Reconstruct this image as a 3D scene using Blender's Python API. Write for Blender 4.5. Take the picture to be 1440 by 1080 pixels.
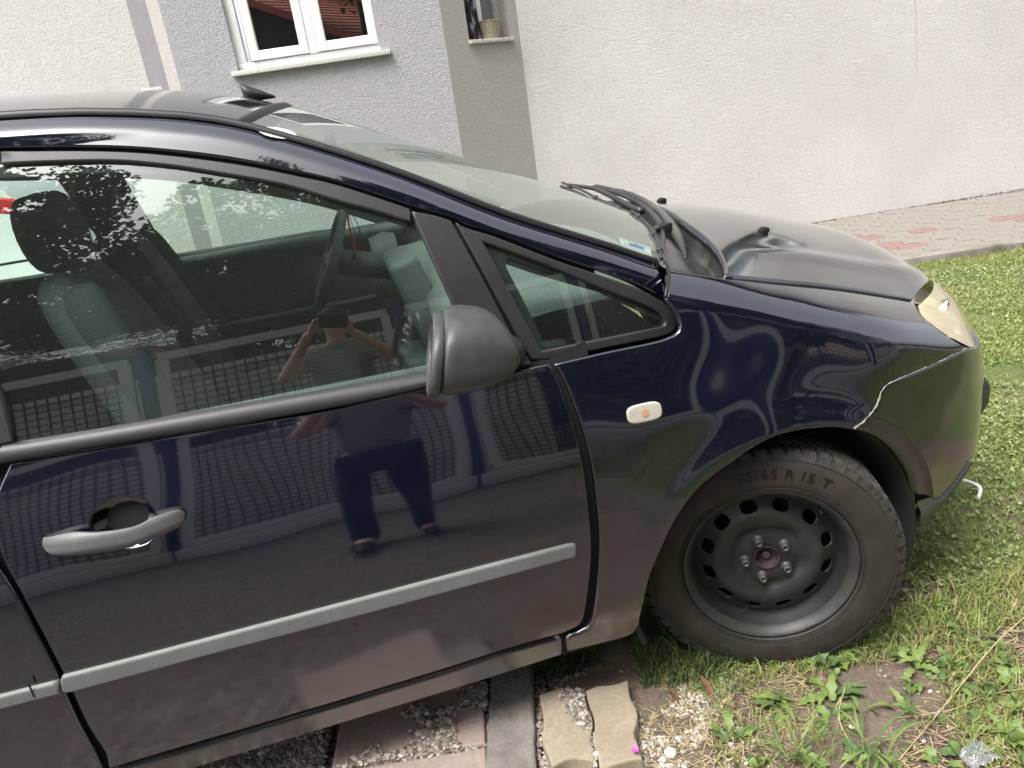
import bpy, bmesh, math, random
import numpy as np
from mathutils import Vector, Matrix
from mathutils.geometry import delaunay_2d_cdt
R = math.radians
rng = np.random.default_rng(7); random.seed(7)
for o in list(bpy.data.objects): bpy.data.objects.remove(o)
scene = bpy.context.scene
COL = scene.collection

# ------------------------------------------------------------------ camera
CP = np.array([-.876, -1.392, 1.437]); YAW, PITCH, ROLL, FPX = R(11.401), R(19.864), R(-8.523), 1086.34
_f = np.array([math.sin(YAW)*math.cos(PITCH), math.cos(YAW)*math.cos(PITCH), -math.sin(PITCH)])
_r = np.array([math.cos(YAW), -math.sin(YAW), 0.]); _u = np.cross(_r, _f)
CR = _r*math.cos(ROLL)+_u*math.sin(ROLL); CU = -_r*math.sin(ROLL)+_u*math.cos(ROLL); CF = _f
cd = bpy.data.cameras.new('camera'); cam = bpy.data.objects.new('camera', cd); COL.objects.link(cam)
cd.sensor_width = 36; cd.lens = FPX*36/1440; cd.clip_start = .02; cd.clip_end = 500
cam.matrix_world = Matrix(((CR[0], CU[0], -CF[0], CP[0]), (CR[1], CU[1], -CF[1], CP[1]), (CR[2], CU[2], -CF[2], CP[2]), (0, 0, 0, 1)))
scene.camera = cam

# ------------------------------------------------------------------ light
SUN_EL, SUN_AZ = R(61), R(233)          # azimuth measured clockwise from +Y (the sun stands left of and behind the viewer)
w = bpy.data.worlds.new('World'); scene.world = w; w.use_nodes = True
nt = w.node_tree; nt.nodes.clear()
sky = nt.nodes.new('ShaderNodeTexSky'); sky.sky_type = 'NISHITA'; sky.sun_disc = False
sky.sun_elevation = SUN_EL; sky.sun_rotation = SUN_AZ; sky.dust_density = 5; sky.air_density = 1.0; sky.ozone_density = 1.0
hs = nt.nodes.new('ShaderNodeHueSaturation'); hs.inputs['Saturation'].default_value = .28      # milky overcast sky
bg = nt.nodes.new('ShaderNodeBackground'); bg.inputs[1].default_value = .15
ow = nt.nodes.new('ShaderNodeOutputWorld')
nt.links.new(sky.outputs[0], hs.inputs['Color']); nt.links.new(hs.outputs[0], bg.inputs[0]); nt.links.new(bg.outputs[0], ow.inputs[0])
sd = bpy.data.lights.new('sun', 'SUN'); sd.energy = 1.4; sd.angle = R(26); sd.color = (1, .97, .92)
sun = bpy.data.objects.new('sun', sd); COL.objects.link(sun)
sv = Vector((math.sin(SUN_AZ)*math.cos(SUN_EL), math.cos(SUN_AZ)*math.cos(SUN_EL), math.sin(SUN_EL)))
sun.rotation_euler = sv.to_track_quat('Z', 'Y').to_euler()
vs = scene.view_settings
vs.view_transform = 'Standard'; vs.look = 'None'; vs.gamma = 1; vs.exposure = 1.32; vs.use_curve_mapping = False

# ------------------------------------------------------------------ survey helpers: where a sight line meets a known surface
def ray(px, py):
    d = CF+CR*(px-720)/FPX-CU*(py-540)/FPX
    return d/np.linalg.norm(d)
def at_y(px, py, y): d = ray(px, py); return CP+d*(y-CP[1])/d[1]
def at_z(px, py, z=0.): d = ray(px, py); return CP+d*(z-CP[2])/d[2]
def hit(px, py, P0, n): d = ray(px, py); return CP+d*(np.dot(np.asarray(P0)-CP, n)/np.dot(d, n))
def proj(P):
    d = np.asarray(P)-CP; z = d@CF
    return np.stack([720+FPX*(d@CR)/z, 540-FPX*(d@CU)/z], -1)
def on(F, pts, guess):
    """points where sight lines meet the surface F(a,b)"""
    out = []; g = np.array(guess, float)
    for q in pts:
        q = np.array(q, float); x = g.copy()
        for it in range(40):
            p0 = proj(F(x[0], x[1])); e = q-p0
            if abs(e).max() < .01: break
            h = 1e-4
            J = np.stack([(proj(F(x[0]+h, x[1]))-p0)/h, (proj(F(x[0], x[1]+h))-p0)/h], -1)
            try: st = np.linalg.solve(J.T@J+np.eye(2)*1e-3*np.trace(J.T@J)*(it > 15), J.T@e)
            except Exception: break
            n = np.linalg.norm(st); st = st*min(1, .15/max(n, 1e-9)); x = x+st
        out.append(x.copy()); g = x if abs(e).max() < 2 else g
    return np.array(out)
def cr(pts, n=6):
    """Catmull-Rom through points"""
    p = np.array(pts, float)
    if len(p) < 3: return p
    q = np.vstack([2*p[0]-p[1], p, 2*p[-1]-p[-2]]); out = []
    for i in range(1, len(q)-2):
        for t in np.arange(n)/n:
            out.append(.5*((2*q[i])+(-q[i-1]+q[i+1])*t+(2*q[i-1]-5*q[i]+4*q[i+1]-q[i+2])*t*t+(-q[i-1]+3*q[i]-3*q[i+1]+q[i+2])*t**3))
    out.append(p[-1]); return np.array(out)
def segs(*ss, n=6): return np.vstack([cr(s, n) for s in ss])
class Sp:
    def __init__(s, pts):
        a = np.array(sorted(pts), float); s.x, s.y = a[:, 0], a[:, 1]; n = len(a); h = np.diff(s.x)
        # monotone-ish Hermite slopes (finite differences)
        d = np.diff(s.y)/h; m = np.empty(n); m[0], m[-1] = d[0], d[-1]
        m[1:-1] = (d[:-1]*h[1:]+d[1:]*h[:-1])/(h[:-1]+h[1:]); s.m = m
    def __call__(s, v):
        v = np.asarray(v, float); i = np.clip(np.searchsorted(s.x, v)-1, 0, len(s.x)-2); h = s.x[i+1]-s.x[i]; t = (v-s.x[i])/h
        lo = t < 0; hi = t > 1; tc = np.clip(t, 0, 1)
        y = (2*tc**3-3*tc**2+1)*s.y[i]+(tc**3-2*tc**2+tc)*h*s.m[i]+(-2*tc**3+3*tc**2)*s.y[i+1]+(tc**3-tc**2)*h*s.m[i+1]
        return y+np.where(lo, t*h*s.m[i], 0)+np.where(hi, (t-1)*h*s.m[i+1], 0)

# ------------------------------------------------------------------ object helpers
def tag(o, label=None, cat=None, group=None, kind=None):
    if label: o['label'] = label
    if cat: o['category'] = cat
    if group: o['group'] = group
    if kind: o['kind'] = kind
    return o
def empty(name, loc=(0, 0, 0), rz=0, label=None, cat=None, group=None, parent=None):
    o = bpy.data.objects.new(name, None); COL.objects.link(o); o.location = loc; o.rotation_euler = (0, 0, rz); o.empty_display_size = .1
    if parent: o.parent = parent
    return tag(o, label, cat, group)
def link(name, me, mat=None, parent=None):
    if mat is not None and not me.materials: me.materials.append(mat)
    o = bpy.data.objects.new(name, me); COL.objects.link(o)
    if parent: o.parent = parent
    return o
def mesh(name, V, F, mat=None, parent=None, smooth=True, normals=None):
    me = bpy.data.meshes.new(name); me.from_pydata([tuple(map(float, v)) for v in V], [], [tuple(map(int, f)) for f in F])
    me.polygons.foreach_set('use_smooth', [smooth]*len(me.polygons)); me.update()
    if normals is not None: me.normals_split_custom_set_from_vertices([tuple(map(float, n)) for n in normals])
    return link(name, me, mat, parent)
def fastmesh(name, V, Q, mat=None, parent=None, smooth=False):
    """V (n,3), Q (m,k) arrays -> mesh"""
    me = bpy.data.meshes.new(name); V = np.ascontiguousarray(V, np.float32); Q = np.ascontiguousarray(Q, np.int32); m, k = Q.shape
    me.vertices.add(len(V)); me.vertices.foreach_set('co', V.ravel()); me.loops.add(m*k); me.loops.foreach_set('vertex_index', Q.ravel())
    me.polygons.add(m); me.polygons.foreach_set('loop_start', np.arange(0, m*k, k, dtype=np.int32)); me.polygons.foreach_set('loop_total', np.full(m, k, np.int32))
    me.polygons.foreach_set('use_smooth', np.full(m, smooth)); me.update(calc_edges=True); me.validate()
    return link(name, me, mat, parent)
def inside(P, loops):
    P = np.asarray(P); r = np.zeros(len(P), bool)
    for L in loops:
        L = np.asarray(L); a = L; b = np.roll(L, -1, 0)
        for (x0, y0), (x1, y1) in zip(a, b):
            if y0 == y1: continue
            c = ((y0 > P[:, 1]) != (y1 > P[:, 1])) & (P[:, 0] < (x1-x0)*(P[:, 1]-y0)/(y1-y0)+x0)
            r ^= c
    return r
def resample(L, h):
    L = np.asarray(L, float); out = []
    for a, b in zip(L, np.roll(L, -1, 0)):
        n = max(1, int(round(np.linalg.norm(b-a)/h)))
        for k in range(n): out.append(a+(b-a)*k/n)
    out = np.array(out); keep = [0]
    for i in range(1, len(out)):
        if np.linalg.norm(out[i]-out[keep[-1]]) > min(h*.35, .02): keep.append(i)
    if np.linalg.norm(out[keep[-1]]-out[0]) < min(h*.3, .02): keep.pop()
    return out[keep]
def area(L): x, y = L[:, 0], L[:, 1]; return .5*np.sum(x*np.roll(y, -1)-np.roll(x, -1)*y)
def offset(L, d):
    """move loop inwards (to its left when CCW) by d"""
    a = L-np.roll(L, 1, 0); b = np.roll(L, -1, 0)-L
    a /= np.linalg.norm(a, axis=1)[:, None]+1e-12; b /= np.linalg.norm(b, axis=1)[:, None]+1e-12
    na = np.stack([-a[:, 1], a[:, 0]], -1); nb = np.stack([-b[:, 1], b[:, 0]], -1); n = na+nb; l = np.linalg.norm(n, axis=1)[:, None]
    n = n/np.maximum(l, .3); k = 1/np.clip((n*na).sum(1), .5, 1)
    return L+n*d*k[:, None]
def panel(name, F, loops, mat, parent=None, h=.03, thick=.012, lip=.003, off=0., sign=1, mirror=False):
    """sheet-metal panel: the surface F(a,b) cut along closed loops, with a rolled lip and a flange; off moves it outwards"""
    loops = [resample(L, h) for L in loops]
    loops = [(L if (area(L) > 0) == (i == 0) else L[::-1]) for i, L in enumerate(loops)]
    ins = [offset(L, lip) for L in loops] if lip else loops
    allp = np.vstack(ins); lo, hi = allp.min(0), allp.max(0)
    gx, gy = np.meshgrid(np.arange(lo[0]+h/2, hi[0], h), np.arange(lo[1]+h/2, hi[1], h*.9)); G = np.stack([gx.ravel(), gy.ravel()], -1)
    G[:, 0] += (np.round((G[:, 1]-lo[1])/(h*.9)).astype(int) % 2)*h*.5
    if len(G):
        G = G[inside(G, ins)]
    if len(G):
        d = np.full(len(G), 9.)
        for L in ins:
            a, b = L, np.roll(L, -1, 0); ab = b-a; l2 = (ab**2).sum(1)+1e-12
            for k in range(len(a)):
                t = np.clip(((G-a[k])@ab[k])/l2[k], 0, 1); d = np.minimum(d, np.linalg.norm(G-a[k]-t[:, None]*ab[k], axis=1))
        G = G[d > h*.45]
    pts = [Vector(p) for p in allp]+[Vector(p) for p in G]
    ed = []; k = 0
    for L in ins:
        n = len(L); ed += [(k+i, k+(i+1) % n) for i in range(n)]; k += n
    r = delaunay_2d_cdt(pts, ed, [], 0, 1e-7)
    pv = np.array([tuple(v) for v in r[0]]); tr = np.array([f for f in r[2]])
    cen = pv[tr].mean(1); tr = tr[inside(cen, ins)]
    def nrm(ab):
        e = 1e-3; a, b = ab[:, 0], ab[:, 1]
        n = np.cross(F(a+e, b)-F(a-e, b), F(a, b+e)-F(a, b-e)); n /= np.linalg.norm(n, axis=1)[:, None]+1e-15
        return n*sign
    N = nrm(pv); V = F(pv[:, 0], pv[:, 1])+N*off
    V = list(V); NN = list(N); Fc = [tuple(t) if sign > 0 else tuple(t[::-1]) for t in tr]
    if thick:
        omap = {}
        for i, lst in enumerate(r[3]):
            for j in lst: omap[j] = i
        k = 0
        for L, I in zip(loops, ins):
            n = len(L); Nn = nrm(L); P = F(L[:, 0], L[:, 1])+Nn*off
            Pi = F(I[:, 0], I[:, 1])+Nn*off
            T = np.roll(P, -1, 0)-np.roll(P, 1, 0); T = np.cross(T, Nn)*sign; T /= np.linalg.norm(T, axis=1)[:, None]+1e-12
            base = [omap.get(k+i, k+i) for i in range(n)]
            if lip:
                s1 = len(V); V += list(P-Nn*lip*.8); n1 = Nn+T*1.2; NN += list(n1/np.linalg.norm(n1, axis=1)[:, None])
                s2 = len(V); V += list(P-Nn*thick); NN += list(T)
                rings = [base, list(range(s1, s1+n)), list(range(s2, s2+n))]
            else:
                s1 = len(V); V += list(P); NN += list(T); s2 = len(V); V += list(P-Nn*thick); NN += list(T)
                rings = [list(range(s1, s1+n)), list(range(s2, s2+n))]
            for A, B in zip(rings[:-1], rings[1:]):
                for i in range(n):
                    j = (i+1) % n; f = (A[i], B[i], B[j], A[j])
                    Fc.append(f if sign > 0 else f[::-1])
            k += n
    V = np.array(V); NN = np.array(NN)
    if mirror:
        V[:, 1] = 1.82-V[:, 1]; NN[:, 1] *= -1; Fc = [f[::-1] for f in Fc]
    return mesh(name, V, Fc, mat, parent, True, NN)
def strip(name, rows, mat, parent=None, closed=False, smooth=True, caps=False):
    """grid of points rows x cols -> quads"""
    A = np.array(rows); m, n = A.shape[:2]; V = A.reshape(-1, 3); Fc = []
    for i in range(m-1):
        for j in range(n if closed else n-1):
            k = (j+1) % n; Fc.append((i*n+j, i*n+k, (i+1)*n+k, (i+1)*n+j))
    if caps and closed: Fc += [tuple(range(n))[::-1], tuple((m-1)*n+j for j in range(n))]
    return mesh(name, V, Fc, mat, parent, smooth)
def tube(name, path, r, mat, parent=None, n=8, flat=1., up=None, caps=True):
    P = np.array(path, float); m = len(P); rr = np.broadcast_to(np.asarray(r, float), (m,)); rows = []
    T = np.gradient(P, axis=0); T /= np.linalg.norm(T, axis=1)[:, None]+1e-12
    u = np.array(up if up is not None else ((0, 0, 1) if abs(T[0][2]) < .9 else (1, 0, 0)), float)
    for i in range(m):
        a = np.cross(T[i], u); a /= np.linalg.norm(a)+1e-12; b = np.cross(a, T[i]); 
        if up is None: u = b
        t = np.arange(n)/n*2*np.pi
        rows.append(P[i]+rr[i]*(np.cos(t)[:, None]*a+flat*np.sin(t)[:, None]*b))
    return strip(name, rows, mat, parent, True, True, caps)
def geo_box(c, s, rz=0, ry=0, rx=0):
    M = np.array(Matrix.Rotation(rz, 3, 'Z')@Matrix.Rotation(ry, 3, 'Y')@Matrix.Rotation(rx, 3, 'X'))
    v = np.array([(x, y, z) for x in (-.5, .5) for y in (-.5, .5) for z in (-.5, .5)])*np.array(s)
    return v@M.T+np.array(c), [(0, 1, 3, 2), (4, 6, 7, 5), (0, 4, 5, 1), (2, 3, 7, 6), (0, 2, 6, 4), (1, 5, 7, 3)]
def boxes(name, L, mat, parent=None, bevel=0., seg=2, smooth=False):
    V = []; F = []
    for b in L:
        v, f = geo_box(*b); k = len(V); V += list(v); F += [tuple(k+i for i in g) for g in f]
    o = mesh(name, V, F, mat, parent, smooth)
    if bevel:
        bm = bmesh.new(); bm.from_mesh(o.data); bmesh.ops.bevel(bm, geom=bm.edges[:]+bm.verts[:], offset=bevel, segments=seg, affect='EDGES', profile=.6)
        for f in bm.faces: f.smooth = True
        bm.to_mesh(o.data); bm.free()
    return o
def lathe(name, prof, mat, parent=None, n=96, a0=0, a1=2*math.pi):
    """profile of (radius, y) turned about the Y axis"""
    full = abs(a1-a0) > 6.28; t = np.linspace(a0, a1, n, endpoint=not full)
    rows = [[(r*math.cos(a), y, r*math.sin(a)) for a in t] for r, y in prof]
    return strip(name, rows, mat, parent, full)
def blob(name, rings, mat, parent=None, sub=1, n=16):
    """closed loft of super-ellipse rings: (centre, half a, half b, axis a, axis b, exponent)"""
    rows = []
    for c, a, b, A, B, e in rings:
        t = np.arange(n)/n*2*np.pi; ca, sa = np.cos(t), np.sin(t)
        x = np.sign(ca)*abs(ca)**(2/e)*a; y = np.sign(sa)*abs(sa)**(2/e)*b
        rows.append(np.array(c)+x[:, None]*np.array(A)+y[:, None]*np.array(B))
    o = strip(name, rows, mat, parent, True, True, True)
    if sub: m = o.modifiers.new('s', 'SUBSURF'); m.levels = sub; m.render_levels = sub
    return o
def copy_tree(o, parent=None):
    c = o.copy(); COL.objects.link(c)
    if parent: c.parent = parent
    for ch in list(o.children): copy_tree(ch, c)
    return c

# ------------------------------------------------------------------ materials
class Mt:
    def __init__(s, name):
        s.m = bpy.data.materials.new(name); s.m.use_nodes = True; s.t = s.m.node_tree; s.p = s.t.nodes['Principled BSDF']; s.o = s.t.nodes['Material Output']
        s.c = s.n('ShaderNodeTexCoord').outputs['Object']
    def n(s, t, **k):
        x = s.t.nodes.new(t)
        for a, b in k.items(): setattr(x, a, b)
        return x
    def l(s, a, b): s.t.links.new(a, b)
    def set(s, **k):
        for a, b in k.items():
            i = s.p.inputs[a.replace('_', ' ')]; i.default_value = (b+(1,)) if isinstance(b, tuple) and len(b) == 3 else b
        return s
    def noise(s, scale, detail=4, rough=.5, vec=None, stretch=None):
        x = s.n('ShaderNodeTexNoise'); x.inputs['Scale'].default_value = scale; x.inputs['Detail'].default_value = detail; x.inputs['Roughness'].default_value = rough
        v = vec or s.c
        if stretch: mp = s.n('ShaderNodeMapping'); mp.inputs['Scale'].default_value = stretch; s.l(v, mp.inputs[0]); v = mp.outputs[0]
        s.l(v, x.inputs['Vector']); return x.outputs['Fac']
    def vor(s, scale, feat='F1', out='Distance', rnd=1):
        x = s.n('ShaderNodeTexVoronoi', feature=feat); x.inputs['Scale'].default_value = scale; x.inputs['Randomness'].default_value = rnd; s.l(s.c, x.inputs['Vector']); return x.outputs[out]
    def ramp(s, f, stops):
        x = s.n('ShaderNodeValToRGB'); e = x.color_ramp.elements
        while len(e) < len(stops): e.new(.5)
        for q, (p, c) in zip(e, stops): q.position = p; q.color = (c if isinstance(c, tuple) else (c, c, c))+(1,)
        s.l(f, x.inputs[0]); return x.outputs[0]
    def mix(s, f, a, b):
        x = s.n('ShaderNodeMix', data_type='RGBA')
        for i, v in ((0, f), (6, a), (7, b)):
            if isinstance(v, (int, float)): x.inputs[i].default_value = v if i == 0 else (v, v, v, 1)
            elif isinstance(v, tuple): x.inputs[i].default_value = v+(1,)
            else: s.l(v, x.inputs[i])
        return x.outputs[2]
    def math(s, op, a, b=0., clamp=False):
        x = s.n('ShaderNodeMath', operation=op, use_clamp=clamp)
        for i, v in ((0, a), (1, b)):
            if isinstance(v, (int, float)): x.inputs[i].default_value = v
            else: s.l(v, x.inputs[i])
        return x.outputs[0]
    def xyz(s, i): x = s.n('ShaderNodeSeparateXYZ'); s.l(s.c, x.inputs[0]); return x.outputs[i]
    def bump(s, f, dist, strength=1, prev=None):
        x = s.n('ShaderNodeBump'); x.inputs['Distance'].default_value = dist; x.inputs['Strength'].default_value = strength; s.l(f, x.inputs['Height'])
        if prev: s.l(prev, x.inputs['Normal'])
        s.l(x.outputs[0], s.p.inputs['Normal']); return x.outputs[0]
    def col(s, v):
        s.l(v, s.p.inputs['Base Color']) if not isinstance(v, tuple) else s.set(Base_Color=v)
        return s
def simple(name, c, rough=.5, metal=0., var=.0, scale=20, bump=0, bs=200, spec=.5):
    m = Mt(name); m.set(Base_Color=c, Roughness=rough, Metallic=metal, Specular_IOR_Level=spec)
    if var:
        m.col(m.ramp(m.noise(scale, 5, .6), [(.3, tuple(v*(1-var) for v in c)), (.7, tuple(min(1, v*(1+var)) for v in c))]))
    if bump: m.bump(m.noise(bs, 4, .6), bump)
    return m.m
def mk_paint(name, base=(.0022, .0032, .011), rough=.03, dust=.05, low=True, top=0., cior=1.78):
    m = Mt(name)
    n1 = m.noise(9, 6, .65); n2 = m.noise(160, 3, .6); n3 = m.noise(4, 5, .6, stretch=(1, 1, 5))
    speck = m.ramp(m.vor(110), [(.0, 1.), (.10, 1.), (.13, 0.)])
    spk = m.math('MULTIPLY', speck, m.ramp(m.noise(14, 3), [(.55, 0.), (.72, .8)]))
    d = m.ramp(n1, [(.35, dust*.25), (.75, dust)])
    if low:                      # road dirt thrown up on the lower body
        z = m.xyz(2); zz = m.n('ShaderNodeMapRange'); zz.inputs[1].default_value = .66; zz.inputs[2].default_value = .22; m.l(z, zz.inputs[0])
        g = m.math('MULTIPLY', zz.outputs[0], m.ramp(n3, [(.25, .45), (.75, 1.)])); d = m.math('ADD', d, m.math('MULTIPLY', g, .42), True)
    if top: d = m.math('ADD', d, top, True)
    d = m.math('MAXIMUM', m.math('MULTIPLY', d, m.ramp(n2, [(.3, .75), (.7, 1.)])), m.math('MULTIPLY', spk, .5))
    m.col(m.mix(d, base, (.085, .078, .070)))
    m.l(m.math('ADD', m.math('MULTIPLY', d, .5), rough+.02, True), m.p.inputs['Roughness'])
    m.set(Specular_IOR_Level=.6)
    m.p.inputs['Coat Weight'].default_value = .55; m.p.inputs['Coat Roughness'].default_value = rough; m.p.inputs['Coat IOR'].default_value = cior
    cw = m.n('ShaderNodeMapRange'); cw.inputs[1].default_value = 0; cw.inputs[2].default_value = .8; cw.inputs[3].default_value = 1.; cw.inputs[4].default_value = .45
    m.l(d, cw.inputs[0]); m.l(cw.outputs[0], m.p.inputs['Coat Weight'])
    m.l(m.math('ADD', m.math('MULTIPLY', d, .55), rough*.4, True), m.p.inputs['Coat Roughness'])      # dust blurs the lacquer
    wv = m.noise(2.2, 2, .5); m.bump(wv, .0008)
    return m.m
def mk_glass(name, tint=(.86, .985, .925), boost=2.0, grime=.022, rough=0.):
    m = Mt(name); t = m.t
    tr = m.n('ShaderNodeBsdfTransparent'); tr.inputs[0].default_value = tint+(1,)
    gl = m.n('ShaderNodeBsdfGlossy'); gl.inputs['Roughness'].default_value = rough; gl.inputs[0].default_value = (.96, 1, .97, 1)
    fr = m.n('ShaderNodeFresnel'); gb_ = m.n('ShaderNodeNewGeometry'); mr_ = m.n('ShaderNodeMapRange')   # same mirror strength from both sides of the pane
    mr_.inputs[3].default_value = boost; mr_.inputs[4].default_value = 1/boost; m.l(gb_.outputs['Backfacing'], mr_.inputs[0]); m.l(mr_.outputs[0], fr.inputs[0])
    df = m.n('ShaderNodeBsdfDiffuse'); df.inputs[0].default_value = (.46, .50, .44, 1)
    mx = m.n('ShaderNodeMixShader'); m2 = m.n('ShaderNodeMixShader')
    m.l(m.ramp(m.noise(3, 2, .5), [(.3, grime*.9), (.7, grime*1.1)]), m2.inputs[0])
    m.l(tr.outputs[0], m2.inputs[1]); m.l(df.outputs[0], m2.inputs[2])
    m.l(fr.outputs[0], mx.inputs[0]); m.l(m2.outputs[0], mx.inputs[1]); m.l(gl.outputs[0], mx.inputs[2]); m.l(mx.outputs[0], m.o.inputs[0])
    return m.m
M = {}
M['paint'] = mk_paint('navy_paint'); M['paint_top'] = mk_paint('navy_paint_dusty', dust=.12, low=False, top=.05, rough=.03, cior=1.65)
M['paint_pillar'] = mk_paint('navy_paint_pillar', dust=.04, low=False)
M['bumper'] = mk_paint('bumper_paint', base=(.010, .013, .014), rough=.13, dust=.05, low=False, cior=1.45)
M['gap'] = simple('dark_gap', (.006, .006, .007), .8)
M['trim'] = simple('matt_trim', (.030, .029, .031), .42, var=.12, scale=60, bump=.0002, bs=900)
M['mould'] = simple('rub_strip', (.16, .165, .155), .5, var=.10, scale=40, bump=.0001, bs=700)
M['handle'] = simple('handle_plastic', (.10, .10, .10), .42, var=.12, scale=50)
M['mirror'] = simple('mirror_plastic', (.055, .055, .056), .38, var=.22, scale=45, bump=.00025, bs=1100)
M['rubber'] = simple('rubber_seal', (.012, .012, .013), .45)
M['chrome'] = simple('chrome', (.8, .8, .8), .12, 1.)
M['glass'] = mk_glass('door_glass'); M['glass_ws'] = mk_glass('windscreen_glass', (.80, .92, .86), 1.85, .24)
M['glass_far'] = mk_glass('far_glass', (.80, .93, .84), 1.3, .02)
def rs3(P, n): d = np.r_[0, np.cumsum(np.linalg.norm(np.diff(P, axis=0), axis=1))]; t = np.linspace(0, d[-1], n); return np.stack([np.interp(t, d, P[:, i]) for i in range(3)], -1)
# ================================================================== THE CAR: its surfaces (X forward, front axle at x=0, Y across, near side y=0, far side y=1.82)
P_DOOR = Sp([(.1, .10), (.15, .075), (.22, .050), (.3, .026), (.4, .009), (.54, 0), (.62, .004), (.70, .012), (.78, .026), (.86, .044), (.94, .066), (1.0, .085), (1.1, .12)])
def DOOR(x, z):
    x = np.asarray(x, float); z = np.asarray(z, float)
    y = P_DOOR(z)+.00035*np.sin(x*19+z*5+1)*np.sin(z*21-x*4)+.012*np.clip((-1.9-x)/1.2, 0, 2)**2*1.0+.30*np.clip((-2.9-x)/.5, 0, 1.2)**2
    return np.stack([x+0*z, y+0*x, z+0*x], -1)
EDGE = Sp([(-3.45, 1.33), (-3.2, 1.40), (-2.4, 1.515), (-1.9, 1.552), (-1.6, 1.552), (-1.44, 1.543), (-1.25, 1.524), (-1.0, 1.466), (-.92, 1.432), (-.716, 1.333), (-.51, 1.216), (-.28, 1.103), (-.19, 1.057), (-.1, 1.02)])
def gplan(x): return .06*(np.clip(x+1.0, 0, 2)/.8)**2+.05*np.clip((-2.3-x)/1.0, 0, 2)**2
def GREEN(x, z):
    x = np.asarray(x, float); z = np.asarray(z, float); d = np.clip(EDGE(x)-z, -.02, 9); q = z-.95
    y = .072+q*.19+.15*np.clip(q, 0, 1)**2+gplan(x)+.034*np.clip(1-d/.036, 0, 1.4)**2+.055*np.clip((q-.17)/.36, 0, 1)**1.3
    return np.stack([x+0*z, y, z+0*x], -1)
# plan curve of the nose
_s = np.linspace(-1, 2.2, 3201); _phi = np.interp(_s, [-1, .12, .525, .775, .98, 1.5, 2.2], [0, 0, R(18), R(55), R(80), R(88), R(90)])
_k = np.ones(81)/81; _phi = np.convolve(np.pad(_phi, 40, 'edge'), _k, 'valid')
_x = np.concatenate([[0], np.cumsum(np.cos((_phi[1:]+_phi[:-1])/2)*.001)])-1.0; _y = np.concatenate([[0], np.cumsum(np.sin((_phi[1:]+_phi[:-1])/2)*.001)])
P_F = Sp([(.05, .09), (.14, .06), (.22, .040), (.32, .016), (.45, .002), (.55, 0), (.66, .006), (.76, .020), (.84, .036), (.92, .054), (1.0, .076), (1.1, .11)])
ZE = Sp([(-.35, 1.12), (-.19, 1.057), (-.04, 1.012), (.08, .970), (.28, .914), (.45, .868), (.56, .840), (.66, .820), (.8, .80), (1.2, .76), (1.6, .75)])
RA = Sp([(-.35, .05), (-.19, .058), (.08, .098), (.26, .128), (.52, .145), (.8, .13), (1.2, .12), (2, .12)])
RH = Sp([(-.35, .06), (-.1, .08), (.3, .105), (.6, .13), (1, .16), (2, .16)])
def NOSE(s, z):
    s = np.asarray(s, float)+0*np.asarray(z, float); z = np.asarray(z, float)+0*s
    x = np.where(s < -1, s, np.interp(s, _s, _x)); y = np.interp(s, _s, _y); p = np.interp(s, _s, _phi)
    h = np.clip((z-(ZE(s)-RH(s)))/RH(s), 0, 1.25)
    o = P_F(z)+RA(s)*h**2.3+.0020*np.sin(s*17+z*7+.5)*np.sin(z*19-s*6+1)
    r = np.hypot(s, z-.30); o = o-.010*np.exp(-((r-.375)/.045)**2)*np.clip((z-.25)/.2, 0, 1)
    o = o+.055*np.clip((.36-z)/.16, 0, 1.5)**2*np.clip((s-.35)/.3, 0, 1)          # bumper foot tucks in
    return np.stack([x-np.sin(p)*o, y+np.cos(p)*o, z], -1)
ZC = Sp([(-3.45, 1.38), (-3.2, 1.47), (-2.4, 1.585), (-1.8, 1.620), (-1.43, 1.609), (-1.26, 1.593), (-1.09, 1.566), (-.98, 1.535), (-.92, 1.513), (-.7, 1.420), (-.46, 1.306), (-.25, 1.208), (-.04, 1.108), (.1, 1.045)])
def yedge(x): return GREEN(x, EDGE(x))[..., 1]
def TOP(x, y):            # roof and windscreen
    x = np.asarray(x, float)+0*np.asarray(y, float); y = np.asarray(y, float)+0*x; ye = yedge(x); t = abs(.91-y)/(.91-ye)
    z = ZC(x)-(ZC(x)-EDGE(x))*t**2.3
    return np.stack([x, y, z], -1)
HZ = Sp([(-.1, 1.125), (0, 1.10), (.12, 1.078), (.315, 1.036), (.5, .980), (.7, .908), (.8, .855), (.87, .790), (.95, .68)])
HE = Sp([(-.25, 1.08), (-.19, 1.057), (-.04, 1.013), (.08, .971), (.26, .916), (.51, .830), (.61, .800), (.7, .770), (.86, .70)])
HY = Sp([(-.25, .148), (-.19, .150), (-.04, .157), (.08, .170), (.26, .192), (.51, .235), (.7, .31), (.86, .50), (.95, .70)])
def HOOD(x, y):
    x = np.asarray(x, float)+0*np.asarray(y, float); y = np.asarray(y, float)+0*x
    v = np.clip(1-abs(.91-y)/(.91-HY(x)), -.2, 1); c = abs(v-.20)
    z = HE(x)+(HZ(x)-HE(x))*(1-np.abs(1-v)**2.2)+.007*np.exp(-((v-.21)/.05)**2)*np.clip((x-.1)/.2, 0, 1)
    return np.stack([x, y, z], -1)
def shift(L, d): return np.asarray(L)+np.array(d)

car = empty('car', (0, .91, 0), 0, 'dark navy compact car with black door mirror and bare steel wheel across the foreground', 'car')
car.location = (0, 0, 0)
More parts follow.
